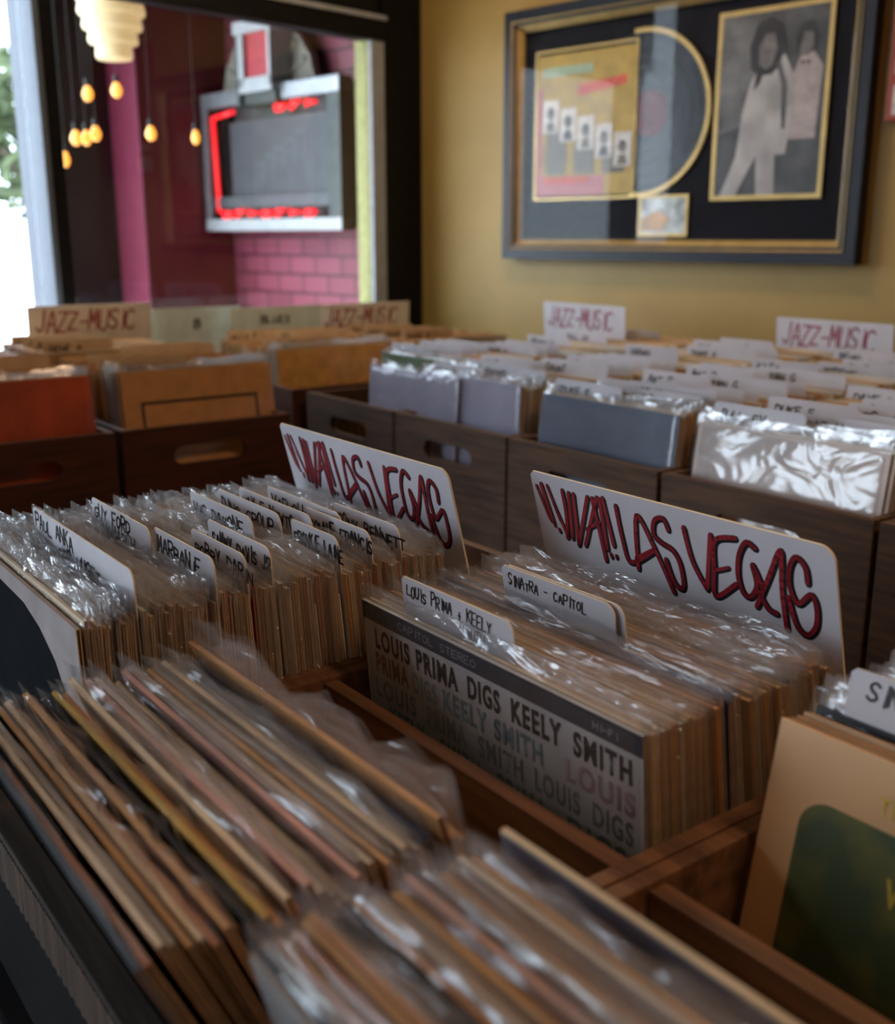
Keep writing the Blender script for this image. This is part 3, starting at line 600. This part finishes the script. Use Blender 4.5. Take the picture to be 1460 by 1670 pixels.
# VIVA LAS VEGAS header cards
VIVA = [[(-5, 15), (5, 45)], [(2, 12), (10, 49)], [(10, 12), (20, 45)], [(16, 55), (17, 57)], [(6, 46), (7, 48)], [(10, 50), (11, 52)], [(15, 29), (27, 61)], [(30, 13), (30, 37), (26, 61)], [(38, 14), (33, 60)], [(44, 14), (40, 65)], [(40, 65), (62, 13)], [(74, 11), (49, 63)], [(68, 13), (73, 72)], [(54, 46), (73, 35)], [(77, 12), (77, 60)], [(81, 10), (86, 54)], [(80, 64), (81, 67)], [(87, 64), (87, 66)], [(96, 14), (98, 44), (104, 66), (133, 48)], [(112, 70), (119, 18), (135, 45), (150, 82)], [(111, 60), (135, 45)], [(153, 23), (149, 14), (139, 18), (136, 31), (144, 37), (155, 41), (161, 52), (162, 71), (158, 76), (151, 70), (146, 52)], [(170, 17), (175, 46), (187, 68)], [(187, 68), (197, 17)], [(221, 14), (201, 21), (197, 46), (195, 72), (217, 55)], [(198, 48), (211, 42)], [(239, 18), (231, 15), (223, 28), (220, 46), (223, 60), (230, 62), (237, 50), (235, 33), (243, 52)], [(235, 69), (248, 42), (262, 14), (260, 47), (261, 81)], [(238, 55), (245, 67), (253, 70)], [(283, 35), (282, 22), (275, 16), (269, 25), (267, 41), (273, 55), (285, 44), (289, 54), (287, 70), (279, 80), (270, 74), (265, 52)]]
def header_card(label, name, group, frame, wc, depth, ztop, lean, W_=.318, Hc=.39, r=.012):
    t = thing('header_card', label, 'sign card', group=group); place(t, frame, wc, depth, ztop, lean, H=Hc)
    bm = bmesh.new(); h = W_/2; pts = [(-h, 0), (h, 0)] + [(h-r + r*math.cos(a), Hc-r + r*math.sin(a)) for a in [PI/2*k/8 for k in range(9)]] + [(-h+.004, Hc), (-h, Hc-.004)]
    poly(bm, pts, -.0010, .0020, 0, 1); obj('card', bm, [CARD, CARDEDGE], t); return t, h, Hc
def viva(label, wc, depth, ztop, lean, sx, sz, jit):
    t, h, Hc = header_card(label, 'header_card', 'red lettered VIVA LAS VEGAS header cards', 'T', wc, depth, ztop, lean); r = random.Random(jit)
    bk_, rd_ = bmesh.new(), bmesh.new()
    for st in VIVA:
        pts = [((x+10)/1000*sx - h + .0005 + r.uniform(-1, 1)*jit*.0004, Hc - (z*sz)/1000 + .001 + r.uniform(-1, 1)*jit*.0004) for x, z in st]
        w_ = .0052 if len(st) > 2 or math.dist(st[0], st[-1]) > 35 else .0040
        ribbon(bk_, [(x+.0011, z-.0008) for x, z in pts], w_*1.28, -.00115); ribbon(rd_, pts, w_*.70, -.0013)
    obj('black_outline', bk_, INK, t, recalc=False); obj('red_lettering', rd_, RED, t, recalc=False); return t
viva('white VIVA LAS VEGAS card at the back of the left bin', -.20, .118, -.204, R_(14), 1.0, 1.05, 3)
viva('white VIVA LAS VEGAS card at the back of the middle bin, larger in view', .151, .188, -.207, R_(15), 1.0, 1.0, 0)

# Middle bin, back compartment
WC2 = .158
t = thing('record_album', 'front record of the middle bin, large black capital lettering on grey cover', 'record', group='records in the middle bin'); place(t, 'T', WC2, 0, -.290, R_(4.5))
mt = D.materials.new('cover_faded_print'); nt, N, L, P = nodes_of(mt); P.inputs['Roughness'].default_value = .4
tc = N.new('ShaderNodeTexCoord'); nz = N.new('ShaderNodeTexNoise'); nz.inputs['Scale'].default_value = 11; nz.inputs['Detail'].default_value = 6; rp_ = N.new('ShaderNodeValToRGB')
cr = rp_.color_ramp; cr.elements[0].position = .3; cr.elements[0].color = (.30, .29, .28, 1); cr.elements[1].position = .7; cr.elements[1].color = (.50, .49, .50, 1)
L.new(tc.outputs['Object'], nz.inputs['Vector']); L.new(nz.outputs['Fac'], rp_.inputs['Fac']); L.new(rp_.outputs['Color'], P.inputs['Base Color'])
cm = album_mesh('white', .0034, name='cover'); cm.materials[0] = mt
c = obj('cover', cm, None, t)
bm = bmesh.new(); box(bm, -.1572, .1572, -.0020, -.0017, LW-.0155, LW-.0005); obj('dark_title_strip', bm, mat('charcoal_strip', (.030, .034, .045), .4, noise=.2), c)
bm = bmesh.new(); write(bm, 'CAPITOL STEREO', -.105, LW-.011, .006, .0055, .0009, -.0022, jit=.03, slant=0); write(bm, 'HI-FI', .115, LW-.011, .005, .004, .0008, -.0022, jit=.03, slant=0)
obj('strip_lettering', bm, mat('grey_strip_print', (.26, .27, .30), .5, noise=0), c, recalc=False)
WORDS = [('LOUIS', .017, .066), ('PRIMA', .0755, .1287), ('DIGS', .1408, .1777), ('KEELY', .1905, .2419), ('SMITH', .2535, .3057)]
u0 = -.1575
obj('black_capitals', join_meshes('black_capitals', [text_mesh(w_, .0185, 1, -.0022, a+u0, LW-.0385, b-a) for w_, a, b in WORDS], mat('black_print', (.018, .018, .02), .45, noise=.15)), None, c)
TP = mat('teal_capitals', (.17, .25, .27), .5, noise=.35, scale=25); PP = mat('rose_capitals', (.34, .24, .26), .5, noise=.35, scale=25); BP = mat('rust_capitals', (.20, .11, .06), .5, noise=.35, scale=25); GP = mat('grey_green_capitals', (.22, .23, .22), .5, noise=.3, scale=25)
def capsrow(name, ws, z, m, hgt=.018): obj(name, join_meshes(name, [text_mesh(w_, hgt, 1, -.0021, a+u0, LW-z, b-a) for w_, a, b in ws], m), None, c)
capsrow('rust_capitals', [('PRIMA', .015, .062)], .060, BP); capsrow('teal_capitals', [('DIGS', .068, .10), ('KEELY', .108, .162), ('SMITH', .170, .222)], .061, TP); capsrow('rose_capitals', [('LOUIS', .245, .308)], .061, PP)
capsrow('grey_green_capitals', [('LOUIS', .012, .07), ('PRIMA', .085, .135), ('SMITH', .150, .20), ('LOUIS', .213, .258), ('DIGS', .27, .306)], .083, GP); capsrow('teal_capitals', [('KEELY', .03, .08), ('SMITH', .10, .15), ('PRIMA', .17, .225), ('DIGS', .245, .30)], .105, TP)
TAUT = [bag_mesh(70+q, .0042, .4, .007, BAGT) for q in range(3)]
obj('plastic_bag', TAUT[0], None, t)
divider('white tab card nearest the front of the middle bin', 'tab cards in the middle bin', 'T', .040-WC2, .178-WC2, .012, -.262, R_(5.5), [('LOUIS PRIMA + KEELY', .046-WC2, .006), ('SMITH', .118-WC2, .019)], WC2, top=.343, h=.0095, lw=.0044, pen=.0013)
divider('rounded white tab card in the middle of the middle bin', 'tab cards in the middle bin', 'T', .072-WC2, .200-WC2, .089, -.259, R_(9), [('SINATRA - CAPITOL', .079-WC2, .007)], WC2, top=.346, h=.0085, lw=.0042, pen=.0012)
divider('rounded white tab card tucked behind another in the middle bin', 'tab cards in the middle bin', 'T', .074-WC2, .206-WC2, .0925, -.259, R_(9.2), None, WC2, top=.346)
v = .0052; i = 1; b2t = [.012, .0907]
cnt = {}
MIX2 = {'tan': 8, 'cream': 4, 'white': 3, 'orange': 2, 'brown': 2, 'pink': 1, 'black': .6}
while v < .180:
    if abs(v-.012) > .002 and abs(v-.0907) > .0038:
        n = seg(v, b2t, 0); cnt[n] = cnt.get(n, 0) + 1
        col = 'navy' if .072 < v < .087 else pick(MIX2)
        where = ('behind the lettered front record of the middle bin', 'behind the frontmost tab of the middle bin', 'behind the rounded tab of the middle bin')[n]
        if v < .012: col = 'cream'
        album('%s record, %s %s' % (col, ORD[cnt[n]-1], where), 'records in the middle bin', col, 'T', WC2 + rnd.uniform(-.003, .003), v, -.291 + rnd.uniform(-.0035, .0025) + (.005 if col == 'navy' else 0), R_(4.5 + 9.5*v/.18 + rnd.uniform(-.5, .5)), rnd.choice((.0026, .0034)), R_(rnd.uniform(-.4, .4)), bagmesh=rnd.choice(CRINK) if v < .011 or (v > .125 and rnd.random() < .5) else None)
    v += rnd.uniform(.0042, .0050)

# Middle bin, front compartment: records leaning forward over the ledge
WC3 = .162
BAGW = bag_mat('wavy_plastic_bag', .06, .13, 1.0, .16, 34, .06)
MIX3 = {'tan': 4, 'cream': 5, 'white': 4, 'brown': 1.5, 'grey': 3, 'orange': 2, 'pink': 2.5, 'yellow': 1.2, 'black': 1, 'red': .6, 'navy': .5}
BIGBAGS = [bag_mesh(900+s_, .0034, 1.9, .008, BAGW) for s_ in range(6)]
n3 = 30; LOOSE = [bag_mesh(960, .0034, 3.0, .026, BAGW), bag_mesh(967, .0034, 3.2, .030, BAGW)]
SEQ3 = ['black', 'pink', 'cream', 'grey', 'tan', 'cream', 'pink', 'tan', 'brown', 'black', 'yellow', 'orange', 'cream', 'red', 'pink', 'white', 'grey', 'cream', 'pink', 'grey', 'white', 'tan', 'grey', 'cream', 'grey', 'navy', 'navy', 'orange', 'orange', 'tan', 'grey', 'grey', 'brown', 'grey', 'tan', 'grey']
for k in range(n3):
    f_ = k/(n3-1); v = -.318 + .178*f_ + rnd.uniform(-.0012, .0012); ln = R_(24.5 - 8.5*f_ + rnd.uniform(-.3, .3)); col = SEQ3[k]
    z = -.304 + rnd.uniform(-.006, .005) + (.010 if k in (27,) else 0)
    where = 'from front among middle bin leaning records' if k < 18 else 'from back among middle bin leaning records'
    lab = '%s record in clear bag, %s %s' % (col, ORD[k] if k < 18 else ORD[n3-1-k], where)
    album(lab, 'leaning records at the front of the middle bin', col, 'T', WC3 + rnd.uniform(-.006, .005), v, z, ln, .0034, R_(rnd.uniform(-.7, .7)), bagmesh=LOOSE[k-n3] if k > n3-3 else rnd.choice(BIGBAGS) if k > 3 else None)

# Right bin, front compartment
WC4 = .523; n4 = 26
SEQ4 = ['grey', 'grey', 'pink', 'cream', 'pink', 'tan', 'orange', 'grey', 'black', 'black', 'orange', 'grey', 'white', 'tan', 'tan', 'orange', 'pink', 'brown', 'grey', 'cream', 'orange', 'brown', 'white', 'tan', 'orange', 'cream']
for k in range(n4):
    f_ = k/(n4-1); v = -.285 + .122*f_; ln = R_(15 - 7*f_ + rnd.uniform(-.3, .3)); col = SEQ4[k]; z = -.281 + rnd.uniform(-.004, .003)
    if k == n4-1: v += .010; z += .010
    where = 'from the bin front, right bin nearest the camera' if k < 13 else 'from the back, right bin nearest the camera'
    lab = '%s record in clear bag, %s %s' % (col, ORD[k] if k < 13 else ORD[n4-1-k], where)
    t, c = album(lab, 'records at the front of the right bin', col, 'T', WC4 + rnd.uniform(-.004, .004), v, z, ln, .0034, R_(rnd.uniform(-.5, .5)), bag=k < n4-1, bagmesh=rnd.choice(BIGBAGS))
    if k == n4-1:
        t['label'] = 'cream edged record with grey front, last and tallest in the nearest right compartment'
        bm = bmesh.new(); box(bm, -.1565, .1565, -.0021, -.0017, .002, LW-.002); obj('grey_front_print', bm, mat('slate_print', (.085, .085, .105), .3, noise=.3, scale=6), c)

# Right bin, back compartment: tan cover with a green rounded panel in front
WC5 = .524
t = thing('record_album', 'tan album with rounded green panel at the front of the right bin', 'record', group='records behind the right bin divider'); place(t, 'T', .361+LW/2, .070, -.280, R_(-11))
cm = album_mesh('tan', .0034, name='cover'); cm.materials[0] = mat('aged_tan_cover', (.70, .40, .18), .45, noise=.14, scale=5)
c = obj('cover', cm, None, t)
bm = bmesh.new(); x0, x1, z1, r = -.1575+.0255, .1575-.0255, LW-.0385, .018
pts = [(x0, .03), (x1, .03)] + [(x1-r + r*math.cos(a), z1-r + r*math.sin(a)) for a in [PI/2*k/8 for k in range(9)]] + [(x0+r + r*math.cos(a), z1-r + r*math.sin(a)) for a in [PI/2 + PI/2*k/8 for k in range(9)]]
poly(bm, pts, -.0021, .0003)
gm = D.materials.new('green_garden_print'); nt, N, L, P = nodes_of(gm); P.inputs['Roughness'].default_value = .4
tc = N.new('ShaderNodeTexCoord'); nz = N.new('ShaderNodeTexNoise'); nz.inputs['Scale'].default_value = 26; rp_ = N.new('ShaderNodeValToRGB'); cr = rp_.color_ramp
cr.elements[0].position = .45; cr.elements[0].color = (.055, .080, .036, 1); cr.elements[1].position = .72; cr.elements[1].color = (.16, .15, .03, 1)
L.new(tc.outputs['Object'], nz.inputs['Vector']); L.new(nz.outputs['Fac'], rp_.inputs['Fac']); L.new(rp_.outputs['Color'], P.inputs['Base Color'])
obj('green_panel', bm, gm, c)
gl_ = mat('gold_lettering', (.55, .38, .06), .4, noise=.1)
me = text_mesh('THE', .011, .9, -.0022, -.1575+.071, LW-.031); me.materials.append(gl_); obj('gold_lettering', me, None, c)
me = text_mesh('V', .016, .9, -.0024, -.1575+.084, LW-.078); me.materials.append(gl_); obj('gold_lettering', me, None, c)
SEQ5 = ['tan', 'orange', 'tan', 'orange', 'black', 'black', 'white', 'cream', 'yellow', 'white', 'white', 'cream', 'white', 'cream', 'white', 'tan', 'white', 'cream', 'white', 'cream', 'white', 'tan', 'white', 'cream']
for k, col in enumerate(SEQ5):
    v = .0752 + k*.0050 + (.003 if k > 5 else 0)
    album('%s record in clear bag, %s behind the tan and green album' % (col, ORD[k] if k < 20 else ['twenty-first', 'twenty-second', 'twenty-third', 'twenty-fourth'][k-20]), 'records behind the right bin divider', col, 'T', WC5 + rnd.uniform(-.004, .004), v, -.281 + .0002*k + rnd.uniform(-.003, .003), R_(-10.5 + k*.35), .0026, R_(rnd.uniform(-.5, .5)), bag=k > 4, bagmesh=rnd.choice(CRINK) if k in (6, 9, 19, 21) else None)
divider('white tab card with large capitals behind the tan and green album', 'tab cards in the right bin', 'T', .383-WC5, .53-WC5, .1043, -.249, R_(-8.6), [('SINATRA', .395-WC5, .006)], WC5, top=.347, h=.011, lw=.0065, pen=.0017)

# ------------------------------------------------------------------ crate racks at the back
CT, CB = -.345, -.62
def stadium(cx, cz, w_, h_, n=8):
    r = h_/2; return [(cx + w_/2 - r + r*math.cos(a), cz + r*math.sin(a)) for a in [-PI/2 + PI*k/n for k in range(n+1)]] + [(cx - w_/2 + r + r*math.cos(a), cz + r*math.sin(a)) for a in [PI/2 + PI*k/n for k in range(n+1)]]
def holed_plate(x0, x1, z0, z1, hole, y, th):
    bm = bmesh.new(); loops = []
    for yy in (y, y+th):
        es = []; lp = []
        for pts in ([(x0, z0), (x1, z0), (x1, z1), (x0, z1)], hole):
            vs_ = [bm.verts.new((a, yy, b)) for a, b in pts]; lp.append(vs_)
            es += [bm.edges.new((vs_[i], vs_[(i+1) % len(vs_)])) for i in range(len(vs_))]
        bmesh.ops.triangle_fill(bm, edges=es, use_beauty=True); loops.append(lp)
    for a, b in zip(loops[0], loops[1]):
        n = len(a)
        for i in range(n): bm.faces.new((a[i], a[(i+1) % n], b[(i+1) % n], b[i]))
    return bm
CRATE_M = {}
def crate_parts(w_, d_, key, m):
    if key in CRATE_M: return CRATE_M[key]
    h = w_/2; H_ = CT-CB; out = []
    out.append(('front_panel', mesh_of('front_panel', holed_plate(-h, h, 0, H_, stadium(0, H_-.058, .15, .036), 0, .014), m)))
    for n_, b in (('side_panel', (-h, -h+.012, .014, d_-.014, 0, H_)), ('side_panel', (h-.012, h, .014, d_-.014, 0, H_)), ('back_panel', (-h, h, d_-.014, d_, 0, H_)), ('bottom_panel', (-h+.012, h-.012, .014, d_-.014, 0, .01))):
        bm = bmesh.new(); bevelled(bm, *b, .002); out.append((n_, mesh_of(n_, bm, m)))
    CRATE_M[key] = out; return out
def crate(label, group, frame, wc, depth, w_, d_, key, m):
    t = thing('record_crate', label, 'crate', group=group)
    t.location = T(wc, depth, CB) if frame == 'T' else T(-depth, wc, CB); t.rotation_euler = (0, 0, TROT if frame == 'T' else LROT)
    for n_, me in crate_parts(w_, d_, key, m): obj(n_, me, None, t)
    return t
# rack tables
t = thing('rack_table', 'long low table under the brown crates along the mustard wall', 'table', T(0, 0, 0), (0, 0, TROT))
bm = bmesh.new(); bevelled(bm, -1.46, .40, .73, 1.86, CB-.04, CB, .004); obj('table_top', bm, BLK, t)
for u in (-1.42, .36):
    for v in (.77, 1.82): bm = bmesh.new(); bevelled(bm, u-.03, u+.03, v-.03, v+.03, FL, CB-.04, .003); obj('leg', bm, BLK, t)
t = thing('rack_table', 'low table under the reddish crates in front of the window', 'table', T(0, 0, 0), (0, 0, TROT))
bm = bmesh.new(); bevelled(bm, -2.04, -1.18, -.16, .71, CB-.04, CB, .004); obj('table_top', bm, BLK, t)
for u in (-2.0, -1.24):
    for v in (-.12, .66): bm = bmesh.new(); bevelled(bm, u-.03, u+.03, v-.03, v+.03, FL, CB-.04, .003); obj('leg', bm, BLK, t)
CW_ = .352
RC = [(-1.262, 'leftmost brown crate of the back rack, beside the orange records'), (-.902, 'brown crate under the lavender record fronts'), (-.543, 'brown crate under the blue grey record front'), (-.181, 'brown crate under the crinkled white record front'), (.180, 'brown crate at the right edge of the back rack')]
for wc, lab in RC: crate(lab, 'brown crates in the back rack', 'T', wc, .757, CW_, .53, 'brown', WC)
RC2 = ['behind the leftmost brown crate', 'behind the crate with lavender fronts', 'behind the crate with the blue grey front', 'behind the crate with the crinkled white front', 'behind the right edge crate']
for (wc, _), lab in zip(RC, RC2): crate('second row brown crate ' + lab, 'brown crates in the second row', 'T', wc, 1.30, CW_, .53, 'brown', WC)
LC = [(-.31, 1.19, 'reddish wood crate cut off by the left photo edge'), (.046, 1.19, 'reddish wood crate under the red record front'), (.405, 1.19, 'reddish wood crate under the tan boxed record front')]
for wc, q, lab in LC[1:]: crate(lab, 'reddish crates in front of the window', 'L', wc, q, .346, .42, 'red', WR)
for wc, q, lab in LC[1:]: crate('second row ' + lab.replace('under', 'behind the crate under'), 'reddish crates in front of the window', 'L', wc, q+.43, .346, .42, 'red', WR)
# corner crate with the orange-yellow records, set back between the two racks
t = thing('rack_table', 'small table in the corner under the orange yellow records', 'table', T(0, 0, 0), (0, 0, TROT))
bm = bmesh.new(); bevelled(bm, -2.08, -1.475, .73, 1.55, CB-.04, CB, .004); obj('table_top', bm, BLK, t)
for u in (-2.03, -1.52):
    for v in (.78, 1.5): bm = bmesh.new(); bevelled(bm, u-.03, u+.03, v-.03, v+.03, FL, CB-.04, .003); obj('leg', bm, BLK, t)
crate('reddish crate in the corner under the orange yellow records', 'reddish crates in front of the window', 'L', .92, 1.49, .346, .42, 'red', WR)
crate('reddish crate deepest in the corner below the dark pillar', 'reddish crates in front of the window', 'L', 1.29, 1.49, .346, .42, 'red', WR)

# records standing in the crates
SQ = ['JOE', 'MILES', 'BILL EV', 'STAN G', 'DAVE B', 'ART P', 'CHET', 'ELLA F', 'DUKE E', 'COUNT', 'SARAH', 'BENNY G', 'LES MC', 'OSCAR P', 'GENE A', 'MODERN']
FAR_M = {}
def far_divider(label, group, frame, wc, depth, ztop, lean, side, k, m=CARD):
    key = (side, k % 16, m.name)
    if key not in FAR_M:
        a, b = ((-.150, .01) if side == 0 else (-.04, .150)); bm = bmesh.new(); poly(bm, tab_pts(a, b, .345, low=.306), -.0006, .0012, 0, 1); cmn = mesh_of('card', bm, [m, CARDEDGE])
        bm = bmesh.new(); write(bm, SQ[k % 16], a+.015, .345-.024, .0125, .009, .0026, -.001, jit=.12); FAR_M[key] = (cmn, mesh_of('handwriting', bm, INK, recalc=False))
    t = thing('divider_card', label, 'divider card', group=group); place(t, frame, wc, depth, ztop, lean, H=.345)
    obj('card', FAR_M[key][0], None, t); obj('handwriting', FAR_M[key][1], None, t); return t
stuff = bmesh.new(); SMATS = ['cover_' + c for c in ('white', 'cream', 'tan', 'orange')]
def stuff_rec(frame, wc, depth, ztop, lean, mi):
    db = depth + LW*math.sin(lean); zb_ = ztop - LW*math.cos(lean)
    M = Matrix.Translation(T(wc, db, zb_) if frame == 'T' else T(-db, wc, zb_)) @ Matrix.Rotation(TROT if frame == 'T' else LROT, 4, 'Z') @ Matrix.Rotation(lean, 4, 'X')
    vs_ = box(stuff, -LW/2, LW/2, -.0019, .0019, 0, LW, mi)
    for v_ in vs_: v_.co = M @ v_.co
FARBAG = [bag_mesh(500+s_, .0034, 1.6, .011) for s_ in range(4)]
for b in FARBAG: b.materials[0] = BAGM
MIXF = {'white': 6, 'cream': 5, 'tan': 3, 'pink': 1, 'grey': 1}
def far_column(frame, wc, d0, d1, n_ind, front, where, cwhere, seed, ztop=-.266, lean0=5, mix=MIXF, cardm=CARD, gap=.038, dcount=None, wshift=0):
    r = random.Random(seed); d = d0; k = 0; nd = 0; nxt = d0 + gap*.5
    while d < d1:
        lean = R_(lean0 + r.uniform(-1, 1)); z = ztop + r.uniform(-.005, .004)
        if d > nxt:
            if nd < 20: far_divider('%s divider card from the front, %s' % (ORD[nd], cwhere), 'divider cards ' + cwhere, frame, wc + r.uniform(-.004, .004), d, ztop+.024 + r.uniform(-.004, .004), lean, r.randrange(2) if nd else 0, r.randrange(16), cardm)
            nd += 1; nxt = d + gap*r.uniform(.7, 1.3); d += .004; continue
        if k < n_ind:
            ks = list(mix); col = front if k == 0 else r.choices(ks, [mix[q] for q in ks])[0]
            lab = ('front record %s' % where) if k == 0 else '%s record, %s from the front %s' % (col, ORD[k], where)
            t, c = album(lab, 'records ' + where, col, frame, wc + (wshift if k else 0) + r.uniform(-.005, .005), d, z, lean, .0034, 0, bagmesh=r.choice(FARBAG))
            if k == 0:
                FRONTS.append((t, c))
                if front != 'creased_white': t.children[1].data = TAUT[2]
        else: stuff_rec(frame, wc + r.uniform(-.006, .006), d, z, lean, r.choice((0, 0, 1, 1, 2, 2, 3) if cardm is CARD else (1, 2, 2, 3, 3)))
        k += 1; d += r.uniform(.0044, .0060)
FRONTS = []
mat('cover_lavender', (.36, .34, .44), .45, noise=.12, scale=7); mat('cover_bluegrey', (.085, .105, .155), .4, noise=.25, scale=6); mat('cover_creased_white', (.58, .47, .42), .4, noise=.2, scale=9); mat('cover_redorange', (.60, .085, .015), .35, noise=.35, scale=9); mat('cover_boxtan', (.78, .38, .11), .5, noise=.08); mat('cover_amber', (.74, .36, .06), .5, noise=.15)
COLX = [('lavender', 'lavender'), ('bluegrey', 'bluegrey')]
for c_ in ('lavender', 'bluegrey', 'creased_white', 'redorange', 'boxtan', 'amber'): COVERS[(c_, .0034)] = album_mesh(c_, .0034)
far_column('T', -1.262, .95, 1.265, 8, 'green', 'in the leftmost brown crate', 'leftmost brown crate', 1)
far_column('T', -.905, .815, 1.265, 16, 'lavender', 'in the crate with lavender fronts', 'crate with lavender fronts', 2, lean0=-4)
far_column('T', -.528, .810, 1.265, 16, 'bluegrey', 'in the crate with the blue grey front', 'crate with blue grey front', 3, lean0=-6)
far_column('T', -.178, .812, 1.265, 16, 'creased_white', 'in the crate with crinkled white front', 'crate with crinkled white front', 4, lean0=-7)
far_column('T', .180, .85, 1.265, 3, 'white', 'in the right edge crate', 'right edge crate', 5, gap=.06)
for i, (wc, _) in enumerate(RC): far_column('T', wc, 1.345, 1.80, 0, 'white', '', 'second row %s' % ['leftmost crate', 'crate behind lavender fronts', 'crate behind blue grey front', 'crate behind crinkled white front', 'crate behind right edge'][i], 10+i, gap=.075 if i else .1)
t, c = album('lavender bagged record jutting left over the leftmost brown crate', 'records in the crate with lavender fronts', 'lavender', 'T', -1.085, .808, -.268, R_(-4), .0034, bagmesh=FARBAG[0])
far_column('L', .046, 1.268, 1.60, 9, 'redorange', 'in the crate with the red front', 'crate with red front', 20, ztop=-.250, lean0=-8, mix={'tan': 4, 'orange': 2, 'cream': 2, 'white': 1}, cardm=CARDT, gap=.05)
far_column('L', .415, 1.262, 1.60, 13, 'boxtan', 'in the crate with the tan boxed front', 'crate with tan boxed front', 21, ztop=-.250, lean0=-8, mix={'tan': 4, 'orange': 3, 'cream': 2}, cardm=CARDT, gap=.05)
far_column('L', .92, 1.58, 1.90, 9, 'amber', 'in the corner crate of orange yellow records', 'corner crate of orange yellow records', 22, ztop=-.262, lean0=-6, mix={'tan': 4, 'orange': 3, 'yellow': 2}, cardm=CARDT, gap=.06)
far_column('L', 1.29, 1.56, 1.90, 0, 'tan', '', 'crate deepest in the corner', 23, ztop=-.262, lean0=4, mix={'tan': 4, 'orange': 3}, cardm=CARDT, gap=.08)
for i, wc in enumerate((.046, .405)): far_column('L', wc, 1.68, 2.0, 0, 'tan', '', ('second row crate behind red front', 'second row crate behind tan boxed front')[i], 24+i, ztop=-.25, lean0=4, mix={'tan': 4, 'orange': 3}, cardm=CARDT, gap=.08)
so = obj('packed_records', stuff, [MATS[m_] for m_ in SMATS]); so['kind'] = 'stuff'; so['label'] = 'tightly packed record sleeves filling the rear of all the crates'; so['category'] = 'records'
# printed box outline on the tan front record
for t_, c_ in FRONTS:
    if 'boxed' in t_['label']:
        bm = bmesh.new()
        for b in ((-.122, .122, .252, .258), (-.122, -.116, .05, .252), (.116, .122, .05, .252), (-.122, .122, .05, .056)): box(bm, b[0], b[1], -.0020, -.0017, b[2], b[3])
        obj('printed_box_outline', bm, mat('brown_outline_print', (.06, .035, .015), .5, noise=.1), c_)
    if 'red front' in t_['label']: pass

# JAZZ MUSIC signs
def jazz(label, frame, wc, depth, ztop, lean, ink, m=CARD, txt='JAZZ-MUSIC', W_=.315):
    t, h, Hc = header_card(label, 'header_card', 'red lettered jazz music cards', frame, wc, depth, ztop, lean, W_=W_, Hc=.385, r=.004)
    if m is not CARD: t.children[0].data.materials[0] = m
    if txt:
        bm = bmesh.new(); write(bm, txt, -h+.018, Hc-.064, .046, .0215, .0052, -.0013, jit=.10, slant=.22, gap=.22); obj('red_lettering', bm, ink, t, recalc=False)
    return t
CARDG = mat('grey_green_card', (.60, .66, .60), .55, noise=.08); CARDB = mat('beige_card', (.68, .60, .52), .55, noise=.08)
jazz('white JAZZ-MUSIC card below the left end of the black frame', 'T', -1.42, 1.60, -.176, R_(4), MAG)
jazz('white JAZZ-MUSIC card at the right edge below the black frame', 'T', -.795, 1.815, -.192, R_(4), MAG)
jazz('beige JAZZ-MUSIC card at the left end of the window', 'L', .475, 2.03, -.166, R_(4), RED, CARDB)
jazz('beige JAZZ-MUSIC card below the neon sign by the window', 'L', 1.29, 2.02, -.190, R_(4), RED, CARDB)
t = jazz('pale grey green card with small black mark under the magenta jamb', 'L', .745, 2.06, -.186, R_(4), RED, CARDG, None); bm = bmesh.new(); write(bm, 'B', .02, .33, .028, .016, .005, -.0013); obj('black_mark', bm, INK, t, recalc=False)
t = jazz('pale green card with small dark writing beside the beige jazz card', 'L', .985, 2.00, -.188, R_(4), RED, CARDG, None, W_=.29); bm = bmesh.new(); write(bm, 'BLUES', -.05, .34, .018, .014, .004, -.0013); obj('dark_writing', bm, INK, t, recalc=False)
